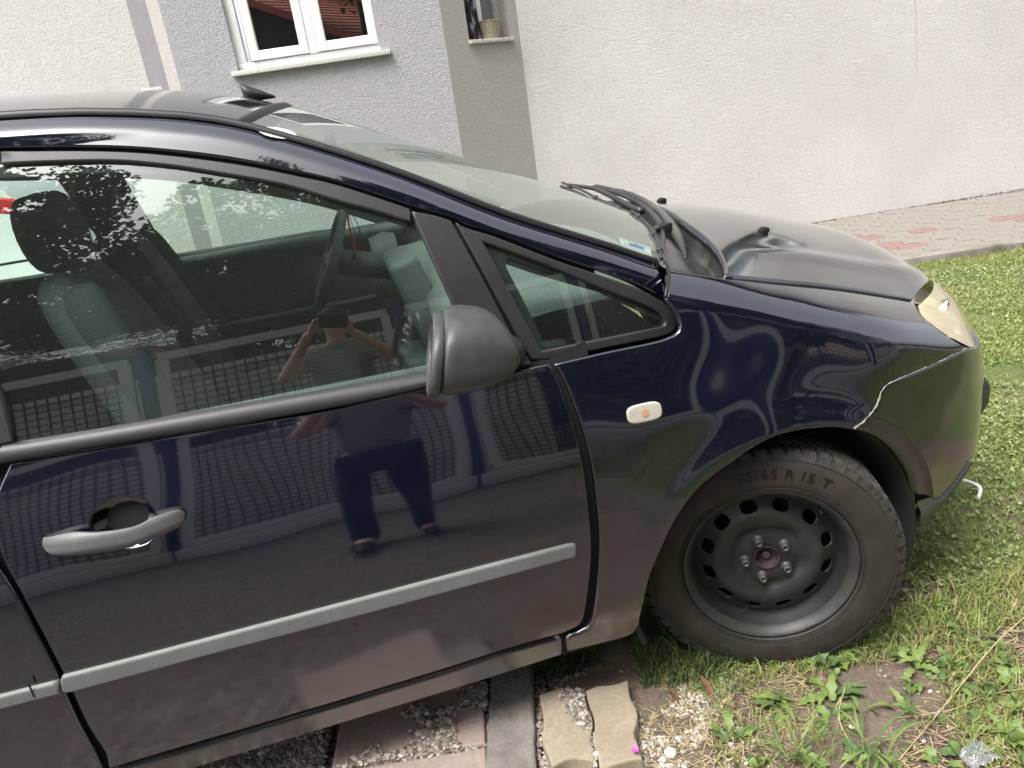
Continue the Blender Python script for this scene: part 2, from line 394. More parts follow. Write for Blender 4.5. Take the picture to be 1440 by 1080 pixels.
# ------------------------------------------------------------------ lower side panels
door_edge = [(772, 512), (783, 532), (794, 560), (808, 603), (821, 660), (829, 727), (832, 777), (828, 827), (822, 866)]
d_px = segs([(14, 651), (150, 629), (320, 601), (480, 574), (606, 545), (700, 527), (772, 512)], door_edge, [(822, 866), (815, 880), (792, 891)],
            [(792, 891), (717, 912), (600, 949), (400, 1009), (260, 1050), (153, 1082)], [(153, 1082), (148, 1060), (123, 1020), (95, 960), (57, 886), (30, 835), (5, 788), (-8, 740), (-6, 700), (14, 651)])
D2 = on(DOOR, d_px, (-1.4, .9))
hx = [(126, 736), (130, 722), (144, 708), (162, 701), (182, 699), (200, 703), (212, 713), (220, 728), (222, 744), (212, 760), (196, 768), (172, 771), (150, 766), (133, 754)]
HRC = on(DOOR, cr(hx+hx[:1], 4)[:-1], (-1.4, .8))
door = panel('front_door', DOOR, [D2, HRC], M['paint'], car, h=.022, thick=.02, lip=.004)
# handle recess bowl
cx = HRC.mean(0)
def BOWL(a, b):
    p = DOOR(a, b); q = np.stack([a-cx[0], b-cx[1]], -1); rr = np.clip(1-np.hypot(q[..., 0]/.072, q[..., 1]/.052), 0, 1); p[..., 1] += .004+.032*rr**.6
    return p
panel('handle_recess', BOWL, [offset(HRC[::1] if area(HRC) > 0 else HRC[::-1], -.002)], M['paint'], door, h=.009, thick=0, lip=0)
# handle grip: bowed bar with both ends seated on the door
gt = segs([(61, 752), (106, 737), (144, 733), (193, 726), (217, 717), (240, 712), (254, 711)], [(254, 711), (262, 717), (262, 726), (255, 738)], [(255, 738), (207, 753), (144, 768), (100, 774), (72, 773), (61, 765), (60, 757)], n=4)
GL = on(DOOR, gt, (-1.4, .8))
def GRIP(a, b):
    p = DOOR(a, b); u = (a-GL[:, 0].min())/(np.ptp(GL[:, 0])); mid = np.interp(u, [0, .25, .5, .75, 1], np.interp([0, .25, .5, .75, 1], [0, 1], [0, 1]))
    lo, hi = GL[:, 0].min(), GL[:, 0].max(); cz = np.interp(a, [lo, lo+.3*(hi-lo), lo+.6*(hi-lo), hi], GRZ)
    hw = .024; t = np.clip((b-cz)/hw, -1.1, 1.1)
    p[..., 1] -= .006+.040*np.sin(np.clip(u, 0, 1)*np.pi)**.6-.014*np.clip(abs(t)-.25, 0, 1)**2*1.6
    return p
lo, hi = GL[:, 0].min(), GL[:, 0].max()
GRZ = [GL[abs(GL[:, 0]-(lo+f*(hi-lo))) < .03][:, 1].mean() for f in (0, .3, .6, 1)]
hd = panel('handle', GRIP, [GL], M['handle'], door, h=.006, thick=.014, lip=.003)
# door-mounted rub strip
def mould(name, pts, parent):
    L = on(DOOR, pts, (-1.2, .55))
    if area(L) < 0: L = L[::-1]
    def F(a, b):
        p = DOOR(a, b); p[..., 1] -= .0; return p
    panel(name, F, [L], M['mould'], parent, h=.012, thick=.014, lip=.005, off=.012)
mould('side_moulding', segs([(90, 948), (200, 920), (330, 886), (540, 831), (805, 762)], [(805, 762), (808, 765), (808, 777), (806, 781)], [(806, 781), (540, 853), (330, 908), (200, 943), (96, 971)], [(96, 971), (90, 968), (87, 953), (90, 948)], n=4), door)
# rear door (mostly out of frame) and quarter
rd = [(-8, 791), (22, 838), (49, 890), (80, 950), (107, 1012), (136, 1066), (146, 1090)]
RD = on(DOOR, cr(rd, 4), (-1.55, .6))
z0 = RD[-1][1]
rdl = np.vstack([RD, [(-1.9, z0), (-2.32, z0+.01), (-2.38, .40), (-2.52, .60), (-2.60, .80), (-2.58, .975)], [(-2.2, .985), (-1.8, .972), (-1.62, .955)], [(-1.60, .88)]])
rdoor = panel('rear_door', DOOR, [rdl], M['paint'], car, h=.03, thick=.02, lip=.004)
ml = on(DOOR, [(83, 955), (86, 972)], (-1.55, .55))
m1 = np.array([(ml[0][0], ml[0][1]), (ml[1][0]+.002, ml[1][1]), (-2.35, ml[1][1]+.012), (-2.36, ml[0][1]+.012)])
panel('side_moulding', DOOR, [resample(m1, .05)], M['mould'], rdoor, h=.012, thick=.014, lip=.005, off=.012)
c0 = on(DOOR, [(46, 966)], (-1.6, .55))[0]
strip('moulding_joint', [DOOR(c0[0]+dx, np.array([c0[1]-.015, c0[1]+.017]))-np.array([0, .0125, 0]) for dx in (0, .004)], M['gap'], rdoor)
def hoop(x0, z0, r, a0, a1, n=14): t = np.linspace(R(a0), R(a1), n); return np.stack([x0+r*np.cos(t), z0+r*np.sin(t)], -1)
WB = -2.64
rq = np.vstack([[(-2.36, .215), (-2.33, .30)], [(-2.39, .41), (-2.53, .61), (-2.612, .80), (-2.60, .98)], [(-2.9, .995), (-3.2, 1.0), (-3.42, 1.0)], [(-3.45, .7), (-3.42, .32)], [(-3.10, .28)], hoop(WB, .31, .36, -8, 160, 16)])
rq = np.vstack([[(-2.345, .30), (-2.39, .415), (-2.53, .615), (-2.61, .80), (-2.59, .98)], [(-2.9, .995), (-3.2, 1.0), (-3.42, 1.0), (-3.46, .7), (-3.42, .30), (-3.02, .27)], hoop(WB, .31, .365, 5, 172, 16)])
panel('rear_quarter', DOOR, [rq], M['paint'], car, h=.05, thick=.02, lip=.004)
# sill
sl = on(DOOR, [(790, 899), (790, 921), (678, 957), (462, 1023), (400, 1042)], (-.6, .28)); st = on(DOOR, [(790, 899), (717, 919), (608, 955), (400, 1018), (250, 1064)], (-.6, .3))
sill = np.vstack([sl[1:], [(-1.7, sl[-1][1]-.005), (-2.28, sl[-1][1]-.005), (-2.3, st[-1][1]+.003)], st[::-1]])
panel('sill', DOOR, [sill], M['paint'], car, h=.03, thick=.03, lip=.003)
# ------------------------------------------------------------------ front wing
arch = [(1201, 604), (1176, 601), (1153, 602), (1127, 605), (1093, 613), (1060, 630), (1037, 646), (1003, 670), (977, 694), (953, 727), (933, 767), (915, 810), (906, 847), (900, 872)]
seam = [(1360, 489), (1317, 510), (1256, 536), (1240, 549), (1232, 571), (1213, 593), (1200, 603)]
lampedge = [(1290, 428), (1294, 440), (1303, 451), (1331, 471), (1360, 488)]
hoodline = [(940, 378), (1015, 389), (1090, 398), (1175, 406), (1284, 424), (1290, 428)]
f_px = segs([(781, 512), (850, 496), (922, 481), (949, 472)], [(949, 472), (957, 463), (955, 447), (945, 431), (937, 421)], [(937, 421), (939, 412), (940, 378)], hoodline, lampedge, seam, arch,
            [(900, 872), (897, 883), (879, 897), (799, 917)], [(799, 917), (798, 900), (814, 893)], [(814, 893), (829, 884), (836, 868), (841, 827), (844, 777), (842, 727), (834, 660), (820, 603), (805, 560), (792, 530), (781, 512)])
FL = on(NOSE, f_px, (-.4, .9))
wing = panel('front_wing', NOSE, [FL], M['paint'], car, h=.0125, thick=.018, lip=.0045)
# indicator repeater in the wing
c = on(NOSE, [(905.5, 580)], (-.3, .75))[0]; ax = on(NOSE, [(928, 575)], (-.3, .75))[0]-c; ax /= np.linalg.norm(ax); up = np.array([-ax[1], ax[0]])
t = np.arange(32)/32*2*np.pi; sx = np.sign(np.cos(t))*abs(np.cos(t))**.55*.0385; sy = np.sign(np.sin(t))*abs(np.sin(t))**.6*.0195
RL = c+sx[:, None]*ax+sy[:, None]*up
mm = Mt('repeater_lens'); mm.set(Base_Color=(.62, .58, .48), Roughness=.12, Transmission_Weight=.15); mm.col(mm.ramp(mm.noise(120, 3, stretch=(6, 1, 1)), [(.35, (.52, .49, .42)), (.65, (.66, .63, .55))])); mm.p.inputs['Coat Weight'].default_value = 1
rep = panel('side_indicator', NOSE, [RL], mm.m, wing, h=.006, thick=.009, lip=.004, off=.008)
RI = c+(sx[:, None]*.20)*ax+(sy[:, None]*.42)*up
panel('indicator_bulb', NOSE, [RI], simple('amber', (.50, .27, .16), .3), rep, h=.004, thick=.004, lip=.001, off=.0095)
for dx in np.linspace(-.030, .030, 13):
    q = c+ax*dx; strip('lens_rib', [NOSE(*(q+up*s))+np.array([0, -.0088, 0])+np.array([d, 0, 0]) for d in (-.0006, .0006) for s in (-.013, .013)] and [[NOSE(*(q+up*s))+np.array([d, -.0088, 0]) for s in (-.013, 0, .013)] for d in (-.0005, .0005)], mm.m, rep)
# ------------------------------------------------------------------ bumper
outer_arch = [(1223, 584), (1259, 600), (1290, 632), (1307, 665), (1313, 703)]
inner_arch = [(1201, 605), (1232, 614), (1259, 634), (1282, 665), (1291, 695), (1293, 716)]
sm = on(NOSE, cr([(1222, 586), (1233, 574), (1241, 551), (1257, 538), (1318, 512), (1361, 491), (1374, 488)], 5), (.2, .65))
oa = on(NOSE, cr(outer_arch, 5), (.25, .62)); fo = on(NOSE, [(1322, 699), (1340, 680), (1362, 646)], (.5, .35))
ztop = sm[-1][1]
bl = np.vstack([sm, [(sm[-1][0]+.1, ztop+.0), (1.2, ztop-.02), (1.62, ztop-.02)], [(1.62, .30)], [(1.1, .305), (.85, .315)], fo[::-1], oa[::-1]])
bump = panel('front_bumper', NOSE, [bl], M['bumper'], car, h=.02, thick=.02, lip=.004)
panel('front_bumper_far_half', NOSE, [bl], M['bumper'], car, h=.05, thick=.02, lip=.004, mirror=True).name = 'bumper_half'
def ARCHIN(a, b):
    r = np.hypot(a, b-.30); p = NOSE(a, b); return p
ia = on(NOSE, cr(inner_arch, 5), (.2, .62))
n = 24
def rs(L, n): L = np.asarray(L); d = np.r_[0, np.cumsum(np.linalg.norm(np.diff(L, axis=0), axis=1))]; t = np.linspace(0, d[-1], n); return np.stack([np.interp(t, d, L[:, i]) for i in range(2)], -1)
A, B = rs(oa, n), rs(ia, n)
rows = []
for k, f in enumerate((0, .12, .4, .7, 1, 1.0)):
    L = A+(B-A)*f; p = NOSE(L[:, 0], L[:, 1]); p[:, 1] += [0, .006, .012, .017, .022, .06][k]*np.linspace(.4, 1, n)+.001; rows.append(p)
strip('arch_lip', rows, M['bumper'], bump)
lw = on(NOSE, cr([(1293, 716), (1322, 700), (1340, 681), (1364, 648)], 4), (.45, .3)); lb = on(NOSE, cr([(1293, 742), (1318, 716), (1342, 690), (1368, 650)], 4), (.45, .28))
rows = []
for f, off in ((-.35, .004), (-.02, .0005), (.06, -.004), (.9, -.003), (1, .004), (1.05, .05)):
    L = lw+(lb-lw)*f; p = NOSE(L[:, 0], L[:, 1]); p[:, 1] += off; rows.append(p)
strip('bumper_lip', rows, simple('lip_plastic', (.05, .055, .052), .45), bump)
zz = np.linspace(.50, .585, 5); ss = np.linspace(.70, 1.6, 24)
rows = [[NOSE(s, z)+np.array([math.sin(np.interp(s, _s, _phi)), -math.cos(np.interp(s, _s, _phi)), 0])*(.0 if i in (0, 4) else .016)*min(1, (s-.70)/.03) for s in ss] for i, z in enumerate(zz)]
strip('bumper_strip', rows, M['rubber'], bump)
smc = on(NOSE, cr(seam, 6), (.5, .7)); smp = rs3(NOSE(smc[:, 0], smc[:, 1]), 90); smp[:, 1] -= .0012
tube('seam_chips', smp+rng.normal(0, .0006, smp.shape), np.clip(.0009+.0005*np.sin(np.arange(90)*.37)+.0004*np.sin(np.arange(90)*1.3+1)+rng.normal(0, .0004, 90)+.001*(np.arange(90) > 60), .0005, .004), simple('chipped_edge', (.27, .27, .245), .6, var=.4, scale=60), bump, 5)
# ------------------------------------------------------------------ bonnet
hg = [(1284, 421), (1175, 402), (1090, 393), (1020, 386)]
h1 = on(HOOD, cr([(1020, 386), (1090, 393.5), (1175, 402.5), (1284, 420)], 5), (0, .2))
front = on(HOOD, cr([(1284, 420), (1290, 412), (1299, 401), (1309, 394.5)], 4), (.5, .25))
rearh = np.array([(-.035, .25), (.015, .35), (.055, .50), (.075, .65), (.088, .80), (.092, .91)])
rpx = on(HOOD, cr([(1021, 382), (1019, 370), (1010, 352), (990, 331), (960, 309)], 4), (0, .2))
half = np.vstack([h1, front[1:], [(.80, .56), (.845, .72), (.86, .91)]])
rear = np.vstack([rpx, [(max(rpx[-1][0]+.03, .07), .75), (rpx[-1][0]+.05, .91)]])
xf = lambda L: np.stack([L[:, 0], 1.82-L[:, 1]], -1)
HL = np.vstack([half, xf(half)[::-1][1:], xf(rear)[:-1], rear[::-1]])
HL = HL[np.r_[True, np.linalg.norm(np.diff(HL, axis=0), axis=1) > 1e-4]]
hood = panel('bonnet', HOOD, [HL], M['paint_top'], car, h=.028, thick=.02, lip=.005)
for (px, py, y) in ((929, 277, 1.32), (1072, 324, .50)):
    p = on(HOOD, [(px, py+2)], (.2, y))[0]; q = HOOD(p[0], p[1])
    blob('washer_jet', [(q+np.array([-.014+.007*k, 0, .003]), w_, h_, (0, 1, 0), (0, 0, 1), 3) for k, (w_, h_) in enumerate(((.004, .004), (.010, .008), (.012, .012), (.010, .011), (.008, .008), (.007, .006)))], M['gap'], hood, 1, 12)
g1_ = rs3(NOSE(*on(NOSE, cr(hoodline, 6), (-.2, 1.0)).T), 40); g2_ = rs3(HOOD(h1[:, 0], h1[:, 1]), 40)
strip('wing_gutter', [g1_+np.array([0, .001, -.014]), g1_+np.array([0, .012, -.022]), g2_+np.array([0, .004, -.024]), g2_+np.array([0, .03, -.018])], M['gap'], car)
# ------------------------------------------------------------------ roof + windscreen
ws_top = lambda y: -.905-.093*(abs(.91-y)/.60)**2.2          # line of the header joint
ws_bot = lambda y: -.030-.155*(abs(.91-y)/.76)**2.0
ys = np.linspace(.0, 1, 15)
yt = lambda: np.array([(ws_top(y), y) for y in np.linspace(.318, 1.502, 21)])
def edge_y(x): return float(yedge(x))+.018
ed = [(x, edge_y(x)) for x in np.linspace(-.985, -.20, 18)]
bot = [(ws_bot(y), y) for y in np.linspace(.175, 1.645, 25)]
WL = np.vstack([ed, bot, [(x, 1.82-y) for x, y in ed[::-1]], yt()[::-1][1:-1]])
ws = panel('windscreen', TOP, [WL], M['glass_ws'], car, h=.05, thick=.004, lip=0)
er = [(x, edge_y(x)) for x in np.linspace(-1.02, -3.3, 34)]
RFL = np.vstack([[(ws_top(y)-.012, y) for y in np.linspace(.33, 1.49, 21)], [(x, 1.82-y) for x, y in er], er[::-1]])
roof = panel('roof', TOP, [RFL], M['paint_top'], car, h=.05, thick=.012, lip=.004)
rows = [[TOP(ws_top(y)+dx, y)+np.array([0, 0, dz]) for y in np.linspace(.315, 1.505, 30)] for dx, dz in ((-.016, 0), (-.012, .006), (-.004, .0085), (.004, .007), (.008, .0))]
strip('header_seal', rows, M['rubber'], ws)
for mir in (0, 1):
    xs = np.r_[np.linspace(-3.3, -1.1, 26), np.linspace(-1.05, -.19, 26)]
    rows = []
    for dy, dz in ((-.006, .0), (-.006, .009), (.002, .013), (.012, .012), (.020, .004)):
        p = np.array([(x, float(yedge(x))+dy, float(EDGE(x))+dz) for x in xs])
        if mir: p[:, 1] = 1.82-p[:, 1]
        rows.append(p)
    strip('drip_moulding', rows, M['rubber'], roof)
# ------------------------------------------------------------------ A-pillar / cant rail paint, near side and far side
tr_up = [(0, 212), (80, 211), (160, 212), (233, 217), (333, 230), (420, 247), (480, 261), (577, 293), (640, 311)]
tr_up2 = [(640, 311), (655, 320), (700, 333), (782, 365), (845, 386), (895, 404), (927, 420)]
low = on(GREEN, cr(shift(tr_up[:-1], (0, -4)), 4), (-1.5, 1.4)); low2 = on(GREEN, cr(shift(tr_up2[:], (1, -4)), 4), (-.6, 1.25))
left = [(-3.25, float(EDGE(-3.25))-.05), (-2.9, float(EDGE(-2.9))-.065), (-2.4, float(EDGE(-2.4))-.068), (-1.9, float(EDGE(-1.9))-.068), (-1.6, float(low[0][1])+.003)]
top = [(x, float(EDGE(x))-.001) for x in np.r_[np.linspace(-3.25, -1.1, 24), np.linspace(-1.05, -.20, 24)]]
end = on(GREEN, [(934, 416), (936, 400)], (-.2, 1.0))
PL = np.vstack([left, low, low2, [end[0]], top[::-1]])
LB_ = np.vstack([left, low, low2, [end[0]]]); o_ = np.argsort(LB_[:, 0], kind='stable'); lbz = lambda x: np.interp(x, LB_[o_, 0], LB_[o_, 1])
xs_ = np.r_[np.linspace(-3.25, -1.5, 22), np.linspace(-1.45, -.203, 110)]
for mir in (0, 1):
    rows = []
    zt_ = EDGE(xs_)+.002; zb_ = lbz(xs_)
    for f in (0, 0, .03, .2, .4, .6): rows.append(GREEN(xs_, zb_+(zt_-.036-zb_)*f))
    rows[0][:, 1] += .015; rows[1][:, 1] += .002
    for d_ in (.038, .033, .028, .024, .020, .016, .012, .008, .004, 0): rows.append(GREEN(xs_, np.maximum(zt_-d_, zb_+.002)))
    rows = [r_.copy() for r_ in rows]
    if mir:
        for r_ in rows: r_[:, 1] = 1.82-r_[:, 1]
    strip('cant_rail', rows, M['paint_pillar'], car)
# black seam between pillar and wing
sp = on(NOSE, cr([(938, 373), (940, 388), (938, 402), (935, 418)], 5), (-.2, 1.04))
tube('wing_seam', NOSE(sp[:, 0], sp[:, 1])+np.array([0, -.0015, 0]), .004, M['rubber'], wing, 6)
# ------------------------------------------------------------------ door frame trim, glass, sail, quarter light
gl_up = [(0, 229), (80, 226), (160, 225), (233, 231), (300, 241), (400, 259), (480, 283), (530, 296), (578, 312)]
tu = on(GREEN, cr(tr_up[:-1], 4), (-1.5, 1.4)); gu = on(GREEN, cr(gl_up, 4), (-1.5, 1.4))
gl_bot = [(18, 624), (150, 602), (300, 576), (480, 545), (606, 522), (628, 517)]
gb = on(GREEN, cr(gl_bot, 4), (-1.5, .98))
rearz = float(gb[0][1])
sail_l = [(578, 298), (603, 350), (640, 430), (668, 500), (674, 508)]       # front edge of the glass
slp = on(GREEN, cr(sail_l, 4), (-.8, 1.2))
fr = np.vstack([[(-1.74, tu[0][1]-.004)], tu, gu[::-1], [(-1.60, gu[0][1]-.004), (-1.74, gu[0][1]-.03)]])
mfr = np.vstack([[(-1.60, float(EDGE(-1.60))-.068)], tu, gu[::-1], [(-1.56, gu[0][1]-.005), (-1.475, 1.10), (-1.462, rearz), (-1.56, rearz), (-1.60, 1.2), (-1.66, gu[0][1]-.006)], [(-1.68, float(EDGE(-1.66))-.068)]])
bp_in = on(GREEN, [(18, 622), (2, 560)], (-1.5, 1.0))
for mir in (False, True):
    h_ = .02 if not mir else .04
    par = door if not mir else car
    panel('window_frame', GREEN, [np.vstack([tu, gu[::-1]])], M['trim'], par, h=h_, thick=.02, lip=.003, off=-.001, mirror=mir)
    bpl = np.array([bp_in[0], bp_in[1], (bp_in[1][0]-.045, gu[0][1]+.004), (bp_in[1][0]-.15, gu[0][1]+.010), (bp_in[1][0]-.10, 1.12), (bp_in[0][0]-.085, bp_in[0][1])])
    panel('door_pillar', GREEN, [bpl], M['trim'], par, h=h_, thick=.02, lip=.003, off=-.001, mirror=mir)
    gs = np.vstack([gb[:-1], [slp[-1], slp[0]], gu[::-1], [(bp_in[1][0]-.035, 1.25)]])
    gs = np.vstack([gb, slp[::-1], gu[::-1], [bpl[2]+(.006, 0), bpl[1]+(-.004, 0), bpl[0]+(-.004, 0)]])
    panel('window_glass', GREEN, [offset(resample(gs if area(gs) > 0 else gs[::-1], .03), -.006)], M['glass'] if not mir else M['glass_far'], par, h=.04, thick=0, lip=0, off=-.012, mirror=mir)
# waist moulding
wt = on(GREEN, cr([(2, 627), (150, 603), (300, 577), (480, 546), (606, 523), (680, 509), (742, 502)], 4), (-1.5, .97)); wb = on(DOOR, cr([(2, 651), (150, 625), (300, 601), (480, 570), (606, 542), (690, 525), (745, 511)], 4), (-1.5, .95))
a3 = rs3(GREEN(wt[:, 0], wt[:, 1]), 40); b3 = rs3(DOOR(wb[:, 0], wb[:, 1]), 40)
def waist(a3, b3, par):
    rows = []
    for f, o in ((0, .012), (0, -.001), (.12, -.006), (.5, -.010), (.88, -.009), (1, -.004), (1.02, .008)): rows.append(a3+(b3-a3)*f+np.array([0, o, 0]))
    return strip('waist_moulding', rows, M['trim'], par)
waist(a3, b3, door)
xs = np.linspace(-2.55, float(wt[0][0])-.012, 16); a4 = GREEN(xs, np.linspace(1.0, float(wt[0][1])+.002, 16)); b4 = DOOR(xs, np.linspace(.965, float(wb[0][1])+.002, 16)); waist(a4, b4, rdoor)
# rear side window
rw = np.array([(-1.64, 1.01), (-2.50, 1.03), (-2.56, 1.10), (-2.50, 1.30), (-2.35, 1.42), (-2.1, 1.462), (-1.72, 1.478)])
rwo = np.array([(-1.615, 1.0), (-2.56, 1.015), (-2.62, 1.10), (-2.56, 1.32), (-2.40, 1.445), (-2.1, 1.480), (-1.70, 1.490)])
qw = np.array([(-2.70, 1.04), (-3.15, 1.10), (-3.0, 1.28), (-2.66, 1.36)])
cpl = np.array([(-2.64, 1.0), (-3.40, 1.02), (-3.36, 1.22), (-3.25, float(EDGE(-3.25))-.052), (-2.9, float(EDGE(-2.9))-.069), (-2.46, float(EDGE(-2.46))-.072), (-2.60, 1.30)])
for mir in (False, True):
    panel('rear_window_frame', GREEN, [rwo, rw], M['trim'], rdoor if not mir else car, h=.05, thick=.02, lip=.003, mirror=mir)
    panel('rear_window', GREEN, [rwo], M['glass'], rdoor if not mir else car, h=.06, thick=0, lip=0, off=-.012, mirror=mir)
    panel('rear_pillar', GREEN, [resample(cpl, .1), qw], M['paint_pillar'], car, h=.06, thick=.02, lip=.003, mirror=mir)
    panel('quarter_window', GREEN, [qw], M['glass'], car, h=.06, thick=0, lip=0, off=-.012, mirror=mir)
# sail panel behind the mirror, and the quarter light
sail = [(579, 297), (608, 302), (634, 310)]
so = segs(sail, [(634, 310), (660, 357), (700, 432), (737, 505)], [(737, 505), (700, 514), (672, 517)], [(672, 517), (655, 470), (625, 400), (600, 345), (579, 297)], n=4)
SO = on(GREEN, so, (-.8, 1.25))
qo = segs([(641, 312), (655, 320), (700, 334), (782, 366), (845, 387), (895, 405), (927, 421), (942, 434), (951, 450), (951, 461), (943, 469), (920, 476), (845, 491), (775, 505), (747, 506)], [(747, 506), (700, 420), (665, 355), (641, 312)], n=4)
qi = segs([(680, 340), (770, 373), (845, 405), (905, 428)], [(905, 428), (925, 438), (935, 450), (936, 457), (930, 460)], [(930, 460), (850, 476), (762, 494)], [(762, 494), (722, 420), (680, 340)], n=4)
QO, QI = on(GREEN, qo, (-.6, 1.2)), on(GREEN, qi, (-.6, 1.15))
QF = on(GREEN, segs([(716, 360), (770, 380), (830, 404), (860, 418)], [(860, 418), (905, 440), (932, 456), (850, 474)], [(850, 474), (772, 488), (762, 470)], [(762, 470), (735, 415), (714, 374), (716, 360)], n=3), (-.5, 1.1))
for mir in (False, True):
    h_ = .018 if not mir else .04
    panel('sail_panel', GREEN, [SO], M['trim'], door if not mir else car, h=h_, thick=.02, lip=.004, off=.002, mirror=mir)
    q = panel('quarter_light_frame', GREEN, [QO, QI], M['trim'], car, h=h_, thick=.016, lip=.004, off=.001, mirror=mir)
    panel('quarter_light_glass', GREEN, [offset(QI if area(QI) > 0 else QI[::-1], -.006)], M['glass'] if not mir else M['glass_far'], q, h=.04, thick=0, lip=0, off=-.008, mirror=mir)
    panel('quarter_light_border', GREEN, [offset(QI if area(QI) > 0 else QI[::-1], -.01), QF], M['gap'], q, h=h_, thick=0, lip=0, off=-.012, mirror=mir)
QB = offset(resample(QO if area(QO) > 0 else QO[::-1], .01), -.022)
strip('quarter_backing', [GREEN(L_[:, 0], L_[:, 1])+np.array([0, .022, 0]) for L_ in (QB[np.linspace(0, len(QB)-1, 80).astype(int)], (lambda c_, L: c_+(L-c_)*.80)(QB.mean(0), QB[np.linspace(0, len(QB)-1, 80).astype(int)]))], M['gap'], car, True)
# ------------------------------------------------------------------ headlamps
lm = Mt('hazed_lens'); lm.set(Roughness=.22); lm.col(lm.ramp(lm.noise(5, 3, .5, stretch=(1, 3, 1)), [(.3, (.46, .38, .17)), (.5, (.60, .51, .27)), (.75, (.76, .68, .42))])); lm.p.inputs['Coat Weight'].default_value = 1.
lm.p.inputs['Alpha'].default_value = .84
bowl_m = simple('lamp_reflector', (.75, .72, .62), .18, .9, var=.2, scale=12); bulb_m = simple('lamp_bulb_amber', (.70, .30, .05), .3)
c0 = at_y(1291, 427, .238); c1 = at_y(1312, 395, .41); tipb = at_y(1364, 488, .215)
La = [at_y(px, py, y) for px, py, y in ((1311, 394, .41), (1303, 402, .34), (1295, 413, .28), (1291, 427, .238))]
rowsL = []
le = on(NOSE, cr([(1291, 430), (1296, 443), (1306, 453), (1333, 472), (1364, 488)], 4), (.5, .8)); E = rs3(NOSE(le[:, 0], le[:, 1]), 12)
# silhouette side of the lamp: swells forward of the wing
S_ = rs3(np.array([at_y(px, py, y) for px, py, y in ((1312, 395, .43), (1326, 404, .45), (1341, 418, .44), (1356, 437, .42), (1368, 457, .40), (1376, 476, .38), (1374, 488, .34))]), 12)
for f in np.linspace(0, 1, 9):
    bulge = .016*math.sin(math.pi*min(1, f))
    d = (E-S_); rowsL.append(E+(S_-E)*f+np.array([.7, -.55, .15])*bulge)
ctr = [S_+np.array([.012, .10, 0]), S_+np.array([.0, .25, -.005])*np.array([1, 1, 1])]
lamp = strip('headlamp', rowsL+ctr, lm.m, car)
inn_ = [np.array(r_)+np.array([-.030, .040, -.008]) for r_ in rowsL]
bw_ = strip('reflector', inn_, bowl_m, lamp)
cc_ = np.array(rowsL[4][6])+np.array([-.016, .018, 0])
for k_, (dx_, r_) in enumerate((((-.01, 0, .035), .030), ((.035, .0, -.045), .026))):
    o_ = lathe('lamp_bowl', [(r_, 0), (r_*.96, .004), (r_*.8, .016), (r_*.3, .024)], simple('bowl_chrome', (.85, .85, .85), .08, 1.), lamp, 32); o_.location = tuple(cc_+np.array(dx_)); o_.rotation_euler = (0, 0, R(42))
lamp2 = lamp.copy(); COL.objects.link(lamp2); lamp2.parent = car; lamp2.scale = (1, -1, 1); lamp2.location = (0, 1.82, 0)
# far wing = mirror of the near one; far lower side
for nm, mt in (('front_wing', wing),):
    o = mt.copy(); COL.objects.link(o); o.parent = car; o.scale = (1, -1, 1); o.location = (0, 1.82, 0)
for src in (rdoor,):
    o = src.copy(); COL.objects.link(o); o.parent = car; o.scale = (1, -1, 1); o.location = (0, 1.82, 0)
dfar = panel('front_door', DOOR, [D2], M['paint'], car, h=.05, thick=.02, lip=.004, mirror=True)
panel('rear_quarter', DOOR, [rq], M['paint'], car, h=.06, thick=.02, lip=.004, mirror=True)
# tail closing panel
tg = [[(x, y, z) for y in np.linspace(.42, 1.40, 9)] for x, z in ((-3.30, 1.36), (-3.42, 1.2), (-3.50, 1.0), (-3.52, .75), (-3.50, .5), (-3.45, .28))]
tg = [[(x+.35*(abs(y-.91)/.62)**4*.3, .91+(y-.91)*(1.0 if z > 1.2 else 1.35), z) for x, y, z in r_] for r_ in tg]
strip('tailgate', tg, M['paint'], car)
# ------------------------------------------------------------------ inner bodywork (what shows in the gaps)
def DIN(a, b): p = DOOR(a, b); p[..., 1] += .024; return p
def NIN(a, b): p = NOSE(a, b); p[..., 1] += .022; return p
inn = np.array([(-3.4, .25), (-.42, .25), (-.36, .40), (-.36, 1.0), (-.36, .96), (-1.0, .955), (-3.4, .96)])
strip('inner_side', [[DIN(x, z) for z in np.linspace(.23, .93, 10)] for x in np.linspace(-2.25, -.50, 20)], M['gap'], car)
strip('inner_pillar', [[NIN(x, z) for z in np.linspace(.21, .93+.25*(x+.50), 8)] for x in (-.56, -.5, -.45, -.41)], M['gap'], car)
gi = [[GREEN(x, z)+np.array([0, .018, 0]) for z in np.linspace(float(EDGE(x))-.105, float(EDGE(x))-.03, 4)] for x in np.linspace(-3.2, -.35, 40)]
strip('inner_rail', gi, M['gap'], car)
g2 = np.array([GREEN(x, z)+np.array([0, .02, 0]) for x, z in on(GREEN, [(632, 312), (646, 322), (736, 508), (752, 502)], (-.7, 1.2))]); mesh('inner_pillar', g2, [(0, 1, 3, 2)], M['gap'], car)
boxes('floor_pan', [((-1.95, .91, .24), (3.0, 1.60, .06))], M['gap'], car)
# wheel liners
for yy, s_ in ((.045, 1), (1.775, -1)):
    for x0 in (0, WB):
        t = np.linspace(R(-18), R(198), 28); rows = []
        for dy, r_ in ((0, .385), (.0, .372), (.30, .365), (.55, .35), (.55, .05)):
            rows.append([(x0+r_*math.cos(a), yy+s_*dy, .305+r_*math.sin(a)) for a in t])
        strip('wheel_liner', rows, simple('liner', (.012, .012, .012), .75), car)
